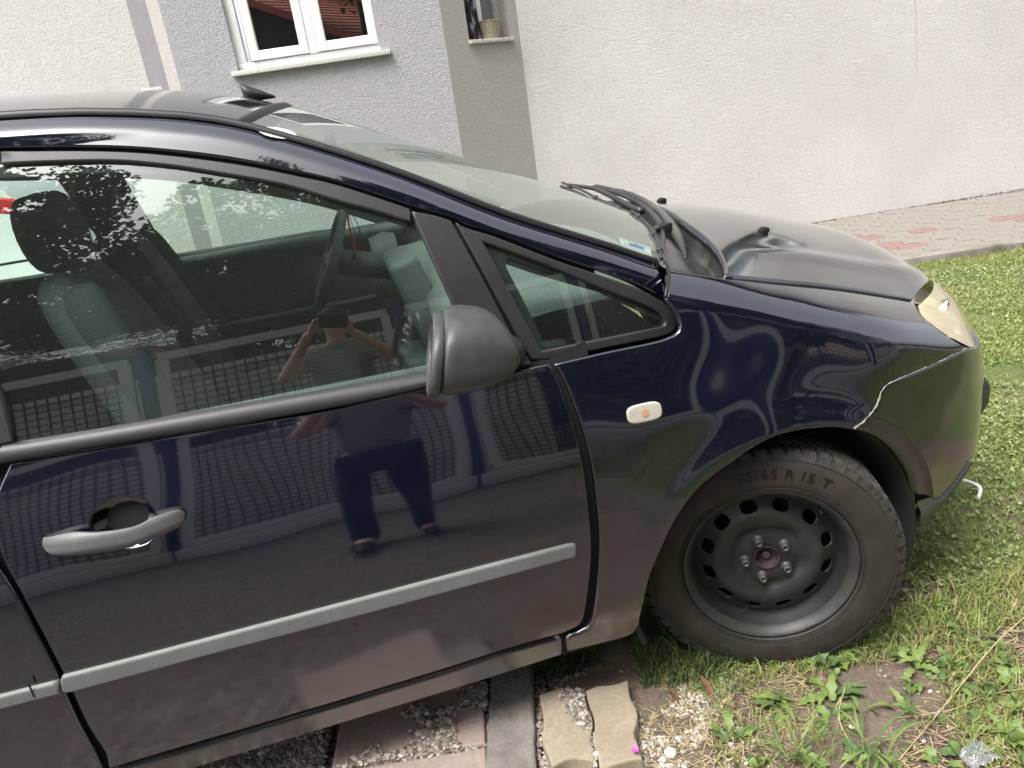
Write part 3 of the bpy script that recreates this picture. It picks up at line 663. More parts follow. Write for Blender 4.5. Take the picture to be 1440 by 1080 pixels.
# ================================================================== wheels
tyre_m = Mt('tyre_rubber'); tyre_m.set(Roughness=.62); tyre_m.col(tyre_m.ramp(tyre_m.noise(14, 6, .65), [(.3, (.018, .016, .014)), (.62, (.038, .032, .026)), (.8, (.062, .052, .040))])); tyre_m.bump(tyre_m.noise(260, 4, .6), .0006)
tread_m = Mt('tread_rubber'); tread_m.set(Roughness=.7); tread_m.col(tread_m.ramp(tread_m.noise(60, 5, .7), [(.3, (.022, .020, .018)), (.7, (.080, .073, .063))]))
rim_m = Mt('wheel_steel'); rim_m.set(Roughness=.46); rim_m.col(rim_m.ramp(rim_m.noise(11, 5, .6), [(.35, (.016, .018, .018)), (.62, (.026, .027, .026)), (.78, (.060, .054, .045))])); rim_m.bump(rim_m.noise(90, 4), .0004)
rust_m = simple('rusty_hub', (.042, .026, .023), .7, var=.5, scale=70, bump=.0008, bs=300)
bolt_m = simple('bolt_steel', (.10, .095, .09), .5, .5, var=.3, scale=90)
letter_m = simple('tyre_letters', (.006, .005, .0045), .5)
def make_wheel(detail=True):
    root = empty('wheel', parent=car)
    T = empty('x') if False else None
    prof = [(.200, -.072), (.2085, -.083), (.2125, -.0925), (.220, -.0975), (.234, -.1003), (.25, -.101), (.27, -.100), (.285, -.096), (.299, -.0895), (.308, -.080), (.309, -.060), (.3095, 0), (.309, .06), (.308, .08), (.299, .0895), (.27, .100), (.23, .099), (.2, .09)]
    sm = Sp(prof[0:0] or [(0, 0), (1, 1)])
    ty = lathe('tyre', prof, tyre_m.m, root, 128)
    # fine circumferential ribs of the sidewall
    for r_, y_ in ((.2135, -.0968), (.218, -.0982), (.2905, -.0945)):
        lathe('rib', [(r_-.0014, y_+.0005), (r_, y_-.0012), (r_+.0014, y_)], tyre_m.m, ty, 128)
    V, Fc = [], []
    N = 52
    def blk(a0, a1, y0, y1, r0, r1, skew=0.):
        # four slats of one tread block
        for k in range(4 if detail else 1):
            m_ = 4 if detail else 1; g = .09
            b0 = a0+(a1-a0)*(k+g)/m_; b1 = a0+(a1-a0)*(k+1-g)/m_; i = len(V)
            for r_ in (r0, r1):
                for y_, s_ in ((y0, 0), (y1, skew)):
                    yy = y_*(1 if r_ == r1 else 1.0)
                    for b in (b0, b1): V.append((r_*math.cos(b+s_), yy, r_*math.sin(b+s_)))
            Fc.extend([(i+4, i+5, i+7, i+6), (i, i+4, i+6, i+2), (i+1, i+3, i+7, i+5), (i, i+1, i+5, i+4), (i+2, i+6, i+7, i+3)])
    for j in range(N):
        p = 2*math.pi/N; a = j*p
        for s_ in (1, -1):
            blk(a, a+p*.70, -.082*s_, -.052*s_, .300, .3135, .012)
            # shoulder face of the lug, running down over the shoulder
            for k in range(4 if detail else 1):
                m_ = 4 if detail else 1; b0 = a+p*.70*(k+.1)/m_; b1 = a+p*.70*(k+.9)/m_; i = len(V)
                for r_, y_ in ((.3135, -.081*s_), (.3110, -.0865*s_), (.304, -.0895*s_), (.293, -.0935*s_), (.288, -.0935*s_)):
                    for b in (b0, b1): V.append((r_*math.cos(b), y_, r_*math.sin(b)))
                for q in range(4): Fc.append((i+2*q, i+2*q+1, i+2*q+3, i+2*q+2))
            blk(a+p*.25, a+p*.90, -.046*s_, -.020*s_, .300, .3155, .05)
        blk(a, a+p*.75, -.014, .014, .300, .316, .03)
    mesh('tread', V, Fc, tread_m.m, ty, False)
    # rim: flange, well and barrel
    rp = [(.199, -.088), (.2045, -.0925), (.2075, -.0905), (.2085, -.086), (.206, -.081)]
    lathe('rim_flange', [(.188, -.070), (.192, -.080), (.198, -.0865), (.2025, -.0915), (.2065, -.0935), (.2095, -.090), (.2085, -.082)], simple('flange_steel', (.036, .034, .031), .5, var=.3, scale=30), root, 128)
    rim = lathe('rim', [(.192, -.080), (.190, -.072), (.186, -.060), (.180, -.045), (.174, -.030), (.173, .02), (.18, .06), (.19, .08)], rim_m.m, root, 128)
    # pressed disc with oval vents, a CDT sheet with real holes
    DP = Sp([(.0, -.046), (.024, -.046), (.034, -.048), (.046, -.050), (.062, -.050), (.071, -.047), (.080, -.046), (.095, -.054), (.112, -.060), (.126, -.0575), (.140, -.049), (.155, -.040), (.165, -.034), (.176, -.030)])
    def DISC(x, z):
        x = np.asarray(x, float)+0*z; z = np.asarray(z, float)+0*x; r_ = np.hypot(x, z); a = np.arctan2(z, x)
        rel = .0035*np.cos(5*(a-R(90)))*np.exp(-((r_-.085)/.022)**2)
        return np.stack([x, DP(r_)-rel, z], -1)
    ca = np.linspace(0, 2*np.pi, 96, endpoint=False); loops = [np.stack([.1755*np.cos(ca), .1755*np.sin(ca)], -1)]
    for k in range(12):
        a = 2*np.pi*(k+.5)/12; t = np.arange(16)/16*2*np.pi; u = np.sign(np.cos(t))*abs(np.cos(t))**.7*.0205; v = np.sign(np.sin(t))*abs(np.sin(t))**.75*.0140
        loops.append(np.stack([(.1475+v)*np.cos(a)-u*np.sin(a), (.1475+v)*np.sin(a)+u*np.cos(a)], -1)[::-1])
    ca = np.linspace(0, 2*np.pi, 40, endpoint=False); loops.append(np.stack([.0325*np.cos(ca), .0325*np.sin(ca)], -1)[::-1])
    panel('disc', DISC, loops, rim_m.m, root, h=.007, thick=.005, lip=.0015)
    lathe('hub', [(.0325, -.049), (.0335, -.0525), (.0305, -.0535), (.028, -.050), (.027, -.034), (.010, -.032), (.0, -.032)], rust_m, root, 48)
    o = lathe('hub_nut', [(.0105, -.032), (.0105, -.041), (.006, -.043), (.0, -.040)], bolt_m, root, 24)
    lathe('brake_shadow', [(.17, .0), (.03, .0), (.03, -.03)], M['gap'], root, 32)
    for k in range(5):
        a = R(90+22)+2*np.pi*k/5; c_ = (.0540*math.cos(a), .0540*math.sin(a))
        o = lathe('wheel_bolt', [(.0148, -.0485), (.0135, -.0535), (.0100, -.056), (.0098, -.067), (.0082, -.0695), (.0058, -.0695), (.0052, -.064), (0, -.064)], bolt_m, root, 12 if not detail else 18)
        o.location = (c_[0], 0, c_[1])
    o = boxes('balance_weight', [((0, 0, 0), (.030, .007, .008))], simple('weight', (.10, .10, .095), .5), root, .002); a = R(-62); o.location = (.199*math.cos(a), -.0905, .199*math.sin(a)); o.rotation_euler = (0, -a+R(90), 0)
    o = tube('valve', [(0, 0, 0), (0, -.012, 0), (0, -.026, 0)], [.004, .0035, .003], M['gap'], root, 8); a = R(48); o.location = (.182*math.cos(a), -.058, .182*math.sin(a)); o.rotation_euler = (0, 0, 0)
    return root, ty
wheel, tyre = make_wheel()
def glyph(ch, size):
    cu = bpy.data.curves.new('glyph', 'FONT'); cu.body = ch; cu.size = size; cu.extrude = .0012; cu.align_x = 'CENTER'; cu.offset = .0003
    o = bpy.data.objects.new('glyph', cu); COL.objects.link(o); bpy.context.view_layer.update()
    me = bpy.data.meshes.new_from_object(o.evaluated_get(bpy.context.evaluated_depsgraph_get())); bpy.data.objects.remove(o); return me
def write_arc(txt, rad, a_start, step, size, y, parent, mat, name):
    a = a_start; V, Fc = [], []
    for ch in txt:
        w_ = {'1': .7, '/': .6, ' ': .62}.get(ch, 1.)
        a -= step*w_/2
        if ch != ' ':
            me = glyph(ch, size); co = np.array([v.co for v in me.vertices]); k = len(V)
            co[:, 0] *= 1.05; X = co[:, 0]; Y = co[:, 1]
            r_ = rad+Y; an = a-X/rad*1.0
            px = r_*np.cos(a)+X*np.sin(a); pz = r_*np.sin(a)-X*np.cos(a)
            V += list(np.stack([px, y-.0002-co[:, 2], pz], -1)); Fc += [tuple(k+i for i in p.vertices) for p in me.polygons]
        a -= step*w_/2
    return mesh(name, V, Fc, mat, parent, False)
write_arc('195/65 R 15', .2450, R(110), R(4.75), .034, -.1008, tyre, letter_m, 'size_lettering')
write_arc('T', .2450, R(62.5), R(4.75), .034, -.1008, tyre, letter_m, 'size_lettering')
STEER = R(20.79)
wheel.rotation_euler = (0, 0, -STEER); cz = .298
wheel.location = (math.sin(STEER)*.04, .10+.04*math.cos(STEER), cz)
for (x, y, rz) in ((WB, .145, 0), (WB, 1.675, math.pi), (0, 1.72-.04, math.pi-STEER)):
    o = copy_tree(wheel, car); o.location = (x, y, cz); o.rotation_euler = (0, 0, rz)

# ================================================================== door mirror
mo = empty('door_mirror', parent=car)
Y0 = -.125
topc = [(616, 440), (623, 432), (640, 428), (662, 429), (682, 433), (699, 444), (714, 463), (724, 485), (728, 500)]
botc = [(606, 553), (630, 553), (650, 550), (672, 543), (692, 534), (710, 521), (722, 508), (728, 501)]
tp = np.array([at_y(px, py, Y0) for px, py in topc]); bp_ = np.array([at_y(px, py, Y0) for px, py in botc])
lt = rs3(np.array([at_y(px, py, Y0) for px, py in cr([(606, 553), (604, 530), (604, 500), (608, 465), (616, 440)], 4)]), 13)
xs = np.linspace(0, 1, 15); rows = []
tx = rs3(cr(tp, 5), 60); bx_ = rs3(cr(bp_, 5), 60)
for f in 1-(1-xs)**1.6:
    # section: top point at fraction f of the top line, bottom at fraction f of the lower line
    a, b = tx[int(f*59)], bx_[int(f*59)]; c_ = (a+b)/2+np.array([.004, 0, .003])*(1-f); hz = (a-b)/2*(.88+.08*f)
    dep = .097*math.sqrt(max(1-(f*.99)**2.4, .004)); n = 28; t = np.arange(n)/n*2*np.pi
    e = 2/2.7; u = np.sign(np.cos(t))*abs(np.cos(t))**e; v = np.sign(np.sin(t))*abs(np.sin(t))**e
    lean = -.10*hz[0]
    pts = c_+v[:, None]*hz+u[:, None]*np.array([-.13*(1-f), -1, 0])*dep*(1-.12*v[:, None])
    rows.append(pts)
housing = strip('mirror_housing', rows, M['mirror'], mo, True, True, True)
m_ = housing.modifiers.new('s', 'SUBSURF'); m_.levels = 1; m_.render_levels = 1
# rim ring standing proud at the glass side, then the glass
r0 = rows[0]; c_ = r0.mean(0); rr_ = [c_+(r0-c_)*s_+np.array([dx, 0, 0]) for s_, dx in ((.97, .008), (1.012, .006), (1.02, -.002), (1.005, -.011), (.93, -.013), (.90, -.004))]
strip('mirror_rim', rr_, M['mirror'], mo, True)
gm = Mt('mirror_silver'); gm.set(Base_Color=(.85, .88, .9), Metallic=1., Roughness=.02)
gg = strip('mirror_glass', [c_+(r0-c_)*.91+np.array([-.004, 0, 0])], gm.m, mo) if False else mesh('mirror_glass', c_+(r0-c_)*.915+np.array([-.003, 0, 0]), [tuple(range(len(r0)))], gm.m, mo, False)
# shut line round the shell
k = 2
sl_ = [at_y(px, py, Y0-.085) for px, py in ((612, 550), (611, 520), (613, 480), (619, 450), (628, 436))]
# foot of the mirror on the sail panel
foot = [((-.655+.0*i, -.03+.045*i, 1.005-.012*i), .045-.004*i, .034, (1, 0, -.35), (0, 0, 1), 2.6) for i in range(3)]
fa = at_y(712, 505, .02); fb = at_y(712, 500, .10)
blob('mirror_foot', [(at_y(700, 500, -.06), .040, .026, (1, 0, -.2), (0, 0, 1), 2.6), (at_y(706, 498, 0.0), .044, .028, (1, 0, -.25), (0, 0, 1), 2.6), (at_y(705, 494, .06), .050, .034, (1, 0, -.3), (.1, 0, 1), 2.6), (at_y(703, 490, .115), .055, .042, (1, 0, -.35), (.15, 0, 1), 2.6)], M['gap'], mo, 1, 18)

# ================================================================== scuttle, wipers, stickers
rear_x = lambda y: float(np.interp(min(y, 1.82-y), rear[:, 1][::1] if rear[0][1] < rear[-1][1] else rear[::-1, 1], rear[:, 0] if rear[0][1] < rear[-1][1] else rear[::-1, 0]))
cowl_m = Mt('scuttle_plastic'); cowl_m.set(Roughness=.24); cowl_m.col(cowl_m.ramp(cowl_m.noise(12, 5), [(.3, (.020, .020, .021)), (.7, (.075, .072, .068))]))
rows = []
for f in (0, .04, .25, .5, .72, .86, .95, 1.0):
    r_ = []
    for y in np.linspace(.168, 1.652, 40):
        a = TOP(ws_bot(y), y); hx_ = rear_x(y); b = HOOD(hx_, y); p = a+(b-a)*f
        dip = [0, -.012, -.020, -.040, -.062, -.070, -.058, -.022][[0, .04, .25, .5, .72, .86, .95, 1.0].index(f)]*min(1, (min(y, 1.82-y)-.15)/.06)
        r_.append(p+np.array([0, 0, dip]))
    rows.append(r_)
sc = strip('scuttle', rows, cowl_m.m, car)
# raised vent cover moulding on the scuttle
def onT(px, py, g, off=.0): a = on(TOP, [(px, py)], g)[0]; p = TOP(a[0], a[1]).copy(); p += np.array([.4, 0, .9])*off; return p
wiper_m = simple('wiper_black', (.030, .030, .031), .38, var=.4, scale=30)
wp = empty('windscreen_wipers', parent=car)
bl1 = cr([at_y(789, 262, 1.36), at_y(812, 271, 1.15), at_y(836, 284, .92), at_y(860, 296, .75), at_y(884, 309, .60)], 6)
bl2 = cr([at_y(886, 304, .62), at_y(904, 319, .50), at_y(917, 336, .38), at_y(924, 352, .29), at_y(927, 371, .205)], 6)
for b_, nm in ((bl1, 'a'), (bl2, 'b')):
    for dz, dx, r_ in ((.0, 0, .0055), (.012, .006, .0045), (-.008, -.004, .0025)):
        tube('wiper_blade', b_+np.array([dx, 0, dz]), r_, wiper_m, wp, 6)
    for t_ in (.15, .5, .85):
        q = b_[int(t_*(len(b_)-1))]; d_ = b_[int(t_*(len(b_)-1))+1]-b_[int(t_*(len(b_)-1))-1]
        boxes('blade_clip', [((0, 0, 0), (.030, .014, .018))], wiper_m, wp, .003).matrix_local = Matrix.Translation(Vector(q+np.array([.004, 0, .010])))@Vector(d_).to_track_quat('X', 'Z').to_matrix().to_4x4()
arm1 = cr([at_y(806, 261, 1.26), at_y(834, 265, 1.12), at_y(858, 275, .95), at_y(885, 290, .82), at_y(902, 297, .74)], 5)
tube('wiper_arm', arm1, np.linspace(.006, .011, len(arm1)), wiper_m, wp, 8)
arm2 = cr([at_y(838, 263, 1.22), at_y(860, 268, 1.10), at_y(884, 277, .98), at_y(905, 289, .84), at_y(921, 305, .66), at_y(931, 320, .54)], 5)
tube('wiper_arm', arm2, np.linspace(.016, .009, len(arm2)), wiper_m, wp, 8, .6)
tube('wiper_arm', cr([at_y(931, 320, .54), at_y(922, 322, .50), at_y(915, 325, .47)], 4), .008, wiper_m, wp, 8)
boxes('arm_joint', [(at_y(932, 319, .53), (.035, .04, .016), R(-60), 0, 0), (at_y(938, 320, .52), (.014, .03, .022), R(-60), 0, 0)], M['gap'], wp, .003)
tube('wiper_arm', cr([at_y(931, 322, .53), at_y(932, 338, .42), at_y(930, 356, .30), at_y(932, 372, .20)], 5), [.007]*16, wiper_m, wp, 8)
fin = blob('scuttle_cover', [(at_y(862, 266, 1.15), .004, .004, (0, 1, 0), (0, 0, 1), 2), (at_y(875, 271, 1.05), .05, .014, (.2, 1, 0), (0, 0, 1), 2.4), (at_y(905, 283, .9), .06, .018, (.3, 1, 0), (0, 0, 1), 2.4), (at_y(935, 305, .7), .07, .018, (.5, 1, 0), (0, 0, 1), 2.4), (at_y(958, 335, .5), .05, .014, (.8, 1, 0), (0, 0, 1), 2.4), (at_y(966, 366, .33), .004, .003, (1, 1, 0), (0, 0, 1), 2)], cowl_m.m, sc, 1, 14)
def decal(name, pts, g, mat, off, parent, Fs=TOP, h=.02):
    L = on(Fs, pts, g); return panel(name, Fs, [L], mat, parent, h=h, thick=0, lip=0, off=off)
tol = decal('toll_sticker', [(869, 334), (914, 348), (917, 363), (871, 347)], (-.3, .25), simple('sticker_green', (.22, .28, .245), .4), .0015, ws)
for i, (a, b) in enumerate(((872, 876), (878, 881))): decal('sticker_print', [(a, 336+i), (b, 337.5+i), (b+1, 346+i), (a+1, 344.5+i)], (-.3, .25), simple('ink_white', (.42, .48, .44), .5), .0022, tol)
bm_ = simple('ink_blue', (.06, .10, .24), .5)
for q in ([(886, 343), (893, 346), (891, 348), (884, 345)], [(893, 343), (899, 348), (897, 350), (891, 346)], [(899, 347), (905, 349), (904, 352), (898, 349)]): decal('sticker_print', q, (-.3, .25), bm_, .0022, tol, h=.01)
for k_ in range(3): decal('sticker_print', [(907+k_*2.6, 349+k_*.8), (908.4+k_*2.6, 349.4+k_*.8), (909.6+k_*2.6, 358+k_*.8), (908.2+k_*2.6, 357.6+k_*.8)], (-.3, .25), simple('ink_white2', (.40, .46, .42), .5), .0022, tol, h=.01)
t = np.arange(20)/20*2*np.pi
stk = Mt('sticker_white'); stk.set(Roughness=.5); stk.col(stk.ramp(stk.noise(70, 2, stretch=(1, 1, 1)), [(.5, (.86, .86, .80)), (.56, (.60, .62, .58))]))
decal('oval_sticker', [(390+27*math.cos(a)-2*math.sin(a), 188+7*math.sin(a)+4.5*math.cos(a)) for a in t], (-.95, .35), stk.m, .002, ws)
# roof aerial base: torn rubber boot
an = at_y(357, 138, .90); a2 = on(TOP, [(357, 141)], (-1.0, .9))[0]; an = TOP(a2[0], a2[1])
blob('aerial_base', [(an+np.array([.062, 0, .0]), .006, .003, (0, 1, 0), (0, 0, 1), 2), (an+np.array([.035, 0, .008]), .018, .010, (0, 1, 0), (0, 0, 1), 2), (an+np.array([.0, 0, .016]), .022, .020, (0, 1, 0), (0, 0, 1), 2), (an+np.array([-.022, 0, .020]), .020, .026, (0, 1, 0), (0, 0, 1), 2), (an+np.array([-.026, 0, .034]), .006, .012, (0, 1, 0), (0, 0, 1), 2), (an+np.array([-.026, 0, .048]), .003, .003, (0, 1, 0), (0, 0, 1), 2)], M['rubber'], roof, 1, 14)

# ================================================================== cabin
cloth = Mt('seat_cloth'); cloth.set(Roughness=.95); cloth.col(cloth.ramp(cloth.noise(240, 3, .7), [(.3, (.042, .048, .050)), (.7, (.085, .093, .096))])); cloth.bump(cloth.noise(500, 2), .0008)
clothd = simple('seat_cloth_dark', (.028, .033, .038), .95, var=.3, scale=200)
cabin = simple('cabin_plastic', (.07, .08, .085), .6, var=.15, scale=30); cabin_l = simple('cabin_plastic_grey', (.13, .15, .145), .6, var=.12, scale=20); head_m = simple('headlining', (.10, .11, .115), .9)
steel = simple('seat_steel', (.45, .45, .45), .25, 1.)
def seat(y, dx=0.):
    s = empty('front_seat', parent=car)
    sp = [(-1.455, 1.235, .10, .035), (-1.45, 1.215, .17, .055), (-1.42, 1.15, .215, .066), (-1.375, 1.02, .235, .072), (-1.32, .86, .245, .076), (-1.27, .70, .25, .080), (-1.24, .58, .24, .075)]
    blob('backrest', [((x+dx, y, z), hy, hd, (0, 1, 0), (.93, 0, .3), 2.6) for x, z, hy, hd in sp], cloth.m, s, 1, 24)
    for q in (-1, 1):
        blob('backrest_bolster', [((x+dx+.045, y+q*hy*.86, z), .040, .05, (0, 1, 0), (.93, 0, .3), 2.2) for x, z, hy, hd in sp[1:]], clothd, s, 1, 14)
        tube('headrest_post', [(-1.455+dx, y+q*.05, 1.20), (-1.462+dx, y+q*.05, 1.27)], .006, steel, s, 8)
    blob('headrest', [((-1.438+dx-.005*i, y, z), hy, hd, (0, 1, 0), (1, 0, .12), 2.7) for i, (z, hy, hd) in enumerate(((1.232, .075, .030), (1.245, .105, .050), (1.29, .125, .058), (1.345, .125, .056), (1.385, .10, .045), (1.398, .07, .025)))], clothd, s, 1, 24)
    blob('cushion', [((x+dx, y, z), .25, .07, (0, 1, 0), (0, 0, 1), 2.8) for x, z in ((-1.30, .56), (-1.2, .57), (-1.0, .59), (-.82, .60), (-.76, .58))], cloth.m, s, 1, 20)
    return s
seat(.50); seat(1.36, -.10)
rs_ = empty('rear_seat', parent=car)
blob('backrest', [((-2.35+.12*(1.0-z)/.5, .91, z), hy, hd, (0, 1, 0), (1, 0, .2), 3) for z, hy, hd in ((1.10, .50, .03), (1.08, .60, .06), (.9, .62, .07), (.6, .62, .07), (.5, .6, .05))], cloth.m, rs_, 1, 24)
blob('cushion', [((x, .91, .55), .62, .07, (0, 1, 0), (0, 0, 1), 3) for x in (-2.3, -2.1, -1.9, -1.8)], cloth.m, rs_, 1, 20)
boxes('carpet', [((-1.95, .91, .285), (3.0, 1.56, .02))], M['gap'], car)
# far-side door cards and pillars seen through the cabin
def FARIN(a, b):
    g = GREEN(a, np.maximum(b, .95)); y = 1.82-g[..., 1]-.045-np.clip((.98-b)*.5, 0, .03)
    return np.stack([np.asarray(a, float)+0*y, y, np.asarray(b, float)+0*y], -1)
fw = on(FARIN, segs([(171, 251), (245, 256), (340, 270), (420, 284), (480, 299), (560, 325)], [(560, 325), (540, 331), (470, 325), (350, 344), (238, 362)], [(238, 362), (203, 305), (171, 251)], n=4), (-1.5, 1.35))
rwn = on(FARIN, [(-40, 262), (0, 256), (92, 254), (122, 310), (155, 374), (0, 398), (-60, 408)], (-1.7, 1.3))
FB = np.array([(-3.2, .34), (-.5, .34), (-.42, .95), (-.46, 1.06), (-.62, 1.18), (-.80, 1.30), (-1.0, 1.41), (-1.3, 1.475), (-1.7, 1.50), (-2.6, 1.45), (-3.2, 1.32)])
fc = panel('far_cabin_trim', FARIN, [resample(FB, .1), fw, rwn], cabin, car, h=.06, thick=.03, lip=.006)
def NEARIN(a, b):
    g = GREEN(a, np.maximum(b, .95)); y = g[..., 1]+.05+np.clip((.98-b)*.5, 0, .03); return np.stack([np.asarray(a, float)+0*y, y, np.asarray(b, float)+0*y], -1)
nd = np.array([(-3.2, .34), (-.5, .34), (-.42, .92), (-1.0, .935), (-1.6, .945), (-2.4, .97), (-3.2, 1.0)])
panel('near_door_card', NEARIN, [resample(nd, .1)], cabin, car, h=.1, thick=.02, lip=.004, off=-.01)
# handle rail and armrest on the far door card
tube('door_pull', [FARIN(x, .80)+np.array([0, -.04, .0]) for x in np.linspace(-1.35, -.75, 8)], .018, cabin_l, fc, 8, .7)
strip('card_ledge', [[FARIN(x, 1.06+dz)+np.array([0, dy, 0]) for x in np.linspace(-1.45, -.6, 12)] for dy, dz in ((0, .015), (-.03, .01), (-.045, -.01), (-.03, -.035), (0, -.04))], cabin_l, fc)
# B-pillar trim with belt and its guide
gb_ = on(FARIN, [(146, 253), (153, 253), (223, 368), (214, 370)], (-1.5, 1.3)); mesh('pillar_guide', FARIN(gb_[:, 0], gb_[:, 1])+np.array([0, -.012, 0]), [(0, 1, 2, 3)], cabin_l, fc, False)
bb = on(FARIN, [(166, 352), (176, 350), (182, 376), (171, 378)], (-1.5, 1.15)); bq = FARIN(bb[:, 0], bb[:, 1]); mesh('belt_buckle', np.vstack([bq+np.array([0, -.02, 0]), bq]), [(0, 1, 2, 3), (0, 4, 5, 1), (1, 5, 6, 2), (2, 6, 7, 3), (3, 7, 4, 0)], steel, fc, False)
tube('seat_belt', [at_y(176, 300, 1.52), at_y(174, 330, 1.52), at_y(172, 352, 1.52)], .022, M['gap'], fc, 6, .2)
# headlining
strip('headlining', [[TOP(x, y)-np.array([0, 0, .035]) for y in np.linspace(.36, 1.46, 9)] for x in np.linspace(-3.1, -.98, 16)], head_m, car)
strip('header_trim', [[TOP(x, y)-np.array([0, 0, d]) for y in np.linspace(.33, 1.49, 9)] for x, d in ((-.98, .012), (-.97, .035), (-1.05, .06), (-1.15, .045))], head_m, car)
# dashboard
dash = empty('dashboard', parent=car)
pr = [(-.07, 1.02), (-.16, 1.035), (-.35, 1.03), (-.50, 1.015), (-.60, .99), (-.645, .955), (-.63, .88), (-.60, .78), (-.56, .66), (-.42, .50), (-.30, .40)]
yd = np.linspace(.20, 1.62, 19)
strip('dash_top', [[(x+.10*((.91-y)/.72)**2*(-1), y, z-.035*((.91-y)/.72)**2) for y in yd] for x, z in pr], simple('dash_plastic', (.15, .17, .158), .55, var=.15, scale=40), dash)
boxes('centre_stack', [((-.655, .91, .90), (.09, .27, .34), 0, R(-14)), ((-.66, .91, .66), (.16, .24, .22))], cabin_l, dash, .02)
for dy in (-.065, .065):
    for k_ in range(4):
        boxes('vent_slat', [((-.705, .91+dy, 1.015-.018*k_), (.012, .105, .010), 0, R(-14))], M['gap'], dash, .002)
    boxes('vent_frame', [((-.700, .91+dy, .988), (.010, .115, .085), 0, R(-14))], cabin, dash, .004)
for k_ in range(4): boxes('button', [((-.690, .83+.053*k_, .90), (.012, .034, .018), 0, R(-14))], M['gap'], dash, .003)
o = lathe('gauge_hood', [(.09, 0), (.10, -.04), (.085, -.09)], cabin, dash, 24, 0, math.pi); o.rotation_euler = (0, 0, R(-90)); o.location = (-.66, 1.35, .98)
stw = empty('steering_wheel', parent=car); stw.location = (-.895, 1.35, 1.010)
ax_ = np.array([.15, 0, .304]); ax_ /= np.linalg.norm(ax_)
t = np.linspace(0, 2*np.pi, 41); ring = np.array([math.sin(a)*np.array([0, 1, 0])*.185+math.cos(a)*ax_*.17 for a in t])
tube('rim', ring, .015, cabin, stw, 10, caps=False, up=np.cross(ax_, (0, 1, 0)))
nrm_ = np.cross(ax_, (0, 1, 0)); 
blob('hub', [(np.array([.02, 0, 0])*1.0-nrm_*d_, a_, a_, (0, 1, 0), ax_, 2.5) for d_, a_ in ((-.03, .055), (0, .07), (.02, .06))], cabin, stw, 1, 16)
for a in (R(90), R(-90), R(180)): tube('spoke', [np.zeros(3), (math.sin(a)*np.array([0, 1, 0])*.18+math.cos(a)*ax_*.165)], .016, cabin, stw, 8, .6)
tube('column', [(0.02, 0, 0), (.28, 0, -.08)], .045, cabin, stw, 12)
# interior mirror on the screen
im = TOP(-.80, .91)-np.array([0.02, 0, .06])
blob('interior_mirror', [(im+np.array([0, dy, 0]), .012, h_, (1, 0, 0), (0, 0, 1), 2.6) for dy, h_ in ((-.12, .02), (-.11, .032), (0, .036), (.11, .032), (.12, .02))], cabin, car, 1, 14)
# red lanyard with cords hanging in front of the far pillar
lan = empty('lanyard', (0, 0, 0), 0, 'red lanyard with black cords hanging inside the car next to the steering wheel', 'lanyard')
for nm, px_, mat_, r_ in (('strap', [(489, 301), (491, 318), (495, 336), (499, 350), (498, 360)], simple('red_cloth', (.55, .02, .03), .8), .006), ('strap', [(487, 299), (491, 320), (499, 340), (502, 356)], simple('red_cloth_dark', (.40, .015, .025), .8), .004), ('cord', [(490, 296), (503, 315), (508, 340), (509, 352)], M['gap'], .003), ('cord', [(489, 296), (496, 318), (507, 352)], M['gap'], .002)):
    tube(nm, cr([at_y(a, b, 1.25) for a, b in px_], 5), r_, mat_, lan, 6, .5)
tube('charm', [at_y(498, 356, 1.25), at_y(498, 366, 1.25)], .012, M['gap'], lan, 8, .4)
# twigs caught on the waist moulding
# ================================================================== THE HOUSE beyond the car
stucco = Mt('cream_stucco'); stucco.set(Roughness=.95)
n_ = stucco.noise(1.1, 5, .6); st2 = stucco.noise(3.5, 3, .5, stretch=(3.5, 3.5, .25))
stucco.col(stucco.mix(stucco.ramp(stucco.noise(42, 5, .75), [(.42, .0), (.62, .45)]), stucco.mix(stucco.ramp(st2, [(.52, 0.), (.80, .16)]), stucco.ramp(n_, [(.3, (.62, .60, .58)), (.7, (.72, .70, .68))]), (.58, .50, .475)), (.54, .52, .50)))
stucco.bump(stucco.noise(72, 6, .72), .022)
lilac = Mt('grey_stucco'); lilac.set(Roughness=.95); lilac.col(lilac.ramp(lilac.noise(45, 5, .7), [(.3, (.31, .30, .315)), (.7, (.40, .39, .405))])); lilac.bump(lilac.noise(75, 4, .62), .009)
beige = Mt('beige_stucco'); beige.set(Roughness=.95); beige.col(beige.ramp(beige.noise(45, 5, .7), [(.3, (.36, .345, .325)), (.7, (.45, .43, .41))])); beige.bump(beige.noise(75, 4, .62), .006)
white = simple('white_pvc', (.80, .80, .80), .3, var=.02); granite = Mt('granite_sill'); granite.set(Roughness=.4); granite.col(granite.ramp(granite.noise(110, 4, .8), [(.35, (.22, .21, .19)), (.5, (.55, .53, .49)), (.65, (.72, .70, .66))]))
HO = at_z(1300, 292, 0); HA = R(-8.2); HU = np.array([math.cos(HA), math.sin(HA), 0]); HN = np.array([math.sin(HA), -math.cos(HA), 0])   # HN points to the viewer
if HN @ (CP-HO) < 0: HN = -HN
HZU = np.array([0, 0, 1.])
def wpt(px, py, w=0.):
    p = hit(px, py, HO+HN*w, HN); return ((p-HO)@HU, p[2])
def WALL(w): return lambda u, z: HO+HN*w+np.asarray(u)[..., None]*HU+np.asarray(z)[..., None]*HZU
house = empty('house', tuple(HO), 0, 'cream and grey stuccoed house with a bay of white framed windows, behind the car', 'house')
house.location = (0, 0, 0)
BW = .50
uL, _ = wpt(238, 62, BW); uR, _ = wpt(634, 110, BW); uF, _ = wpt(742, 140, 0)      # bay corners: left, right, and where the angled side meets the cream wall
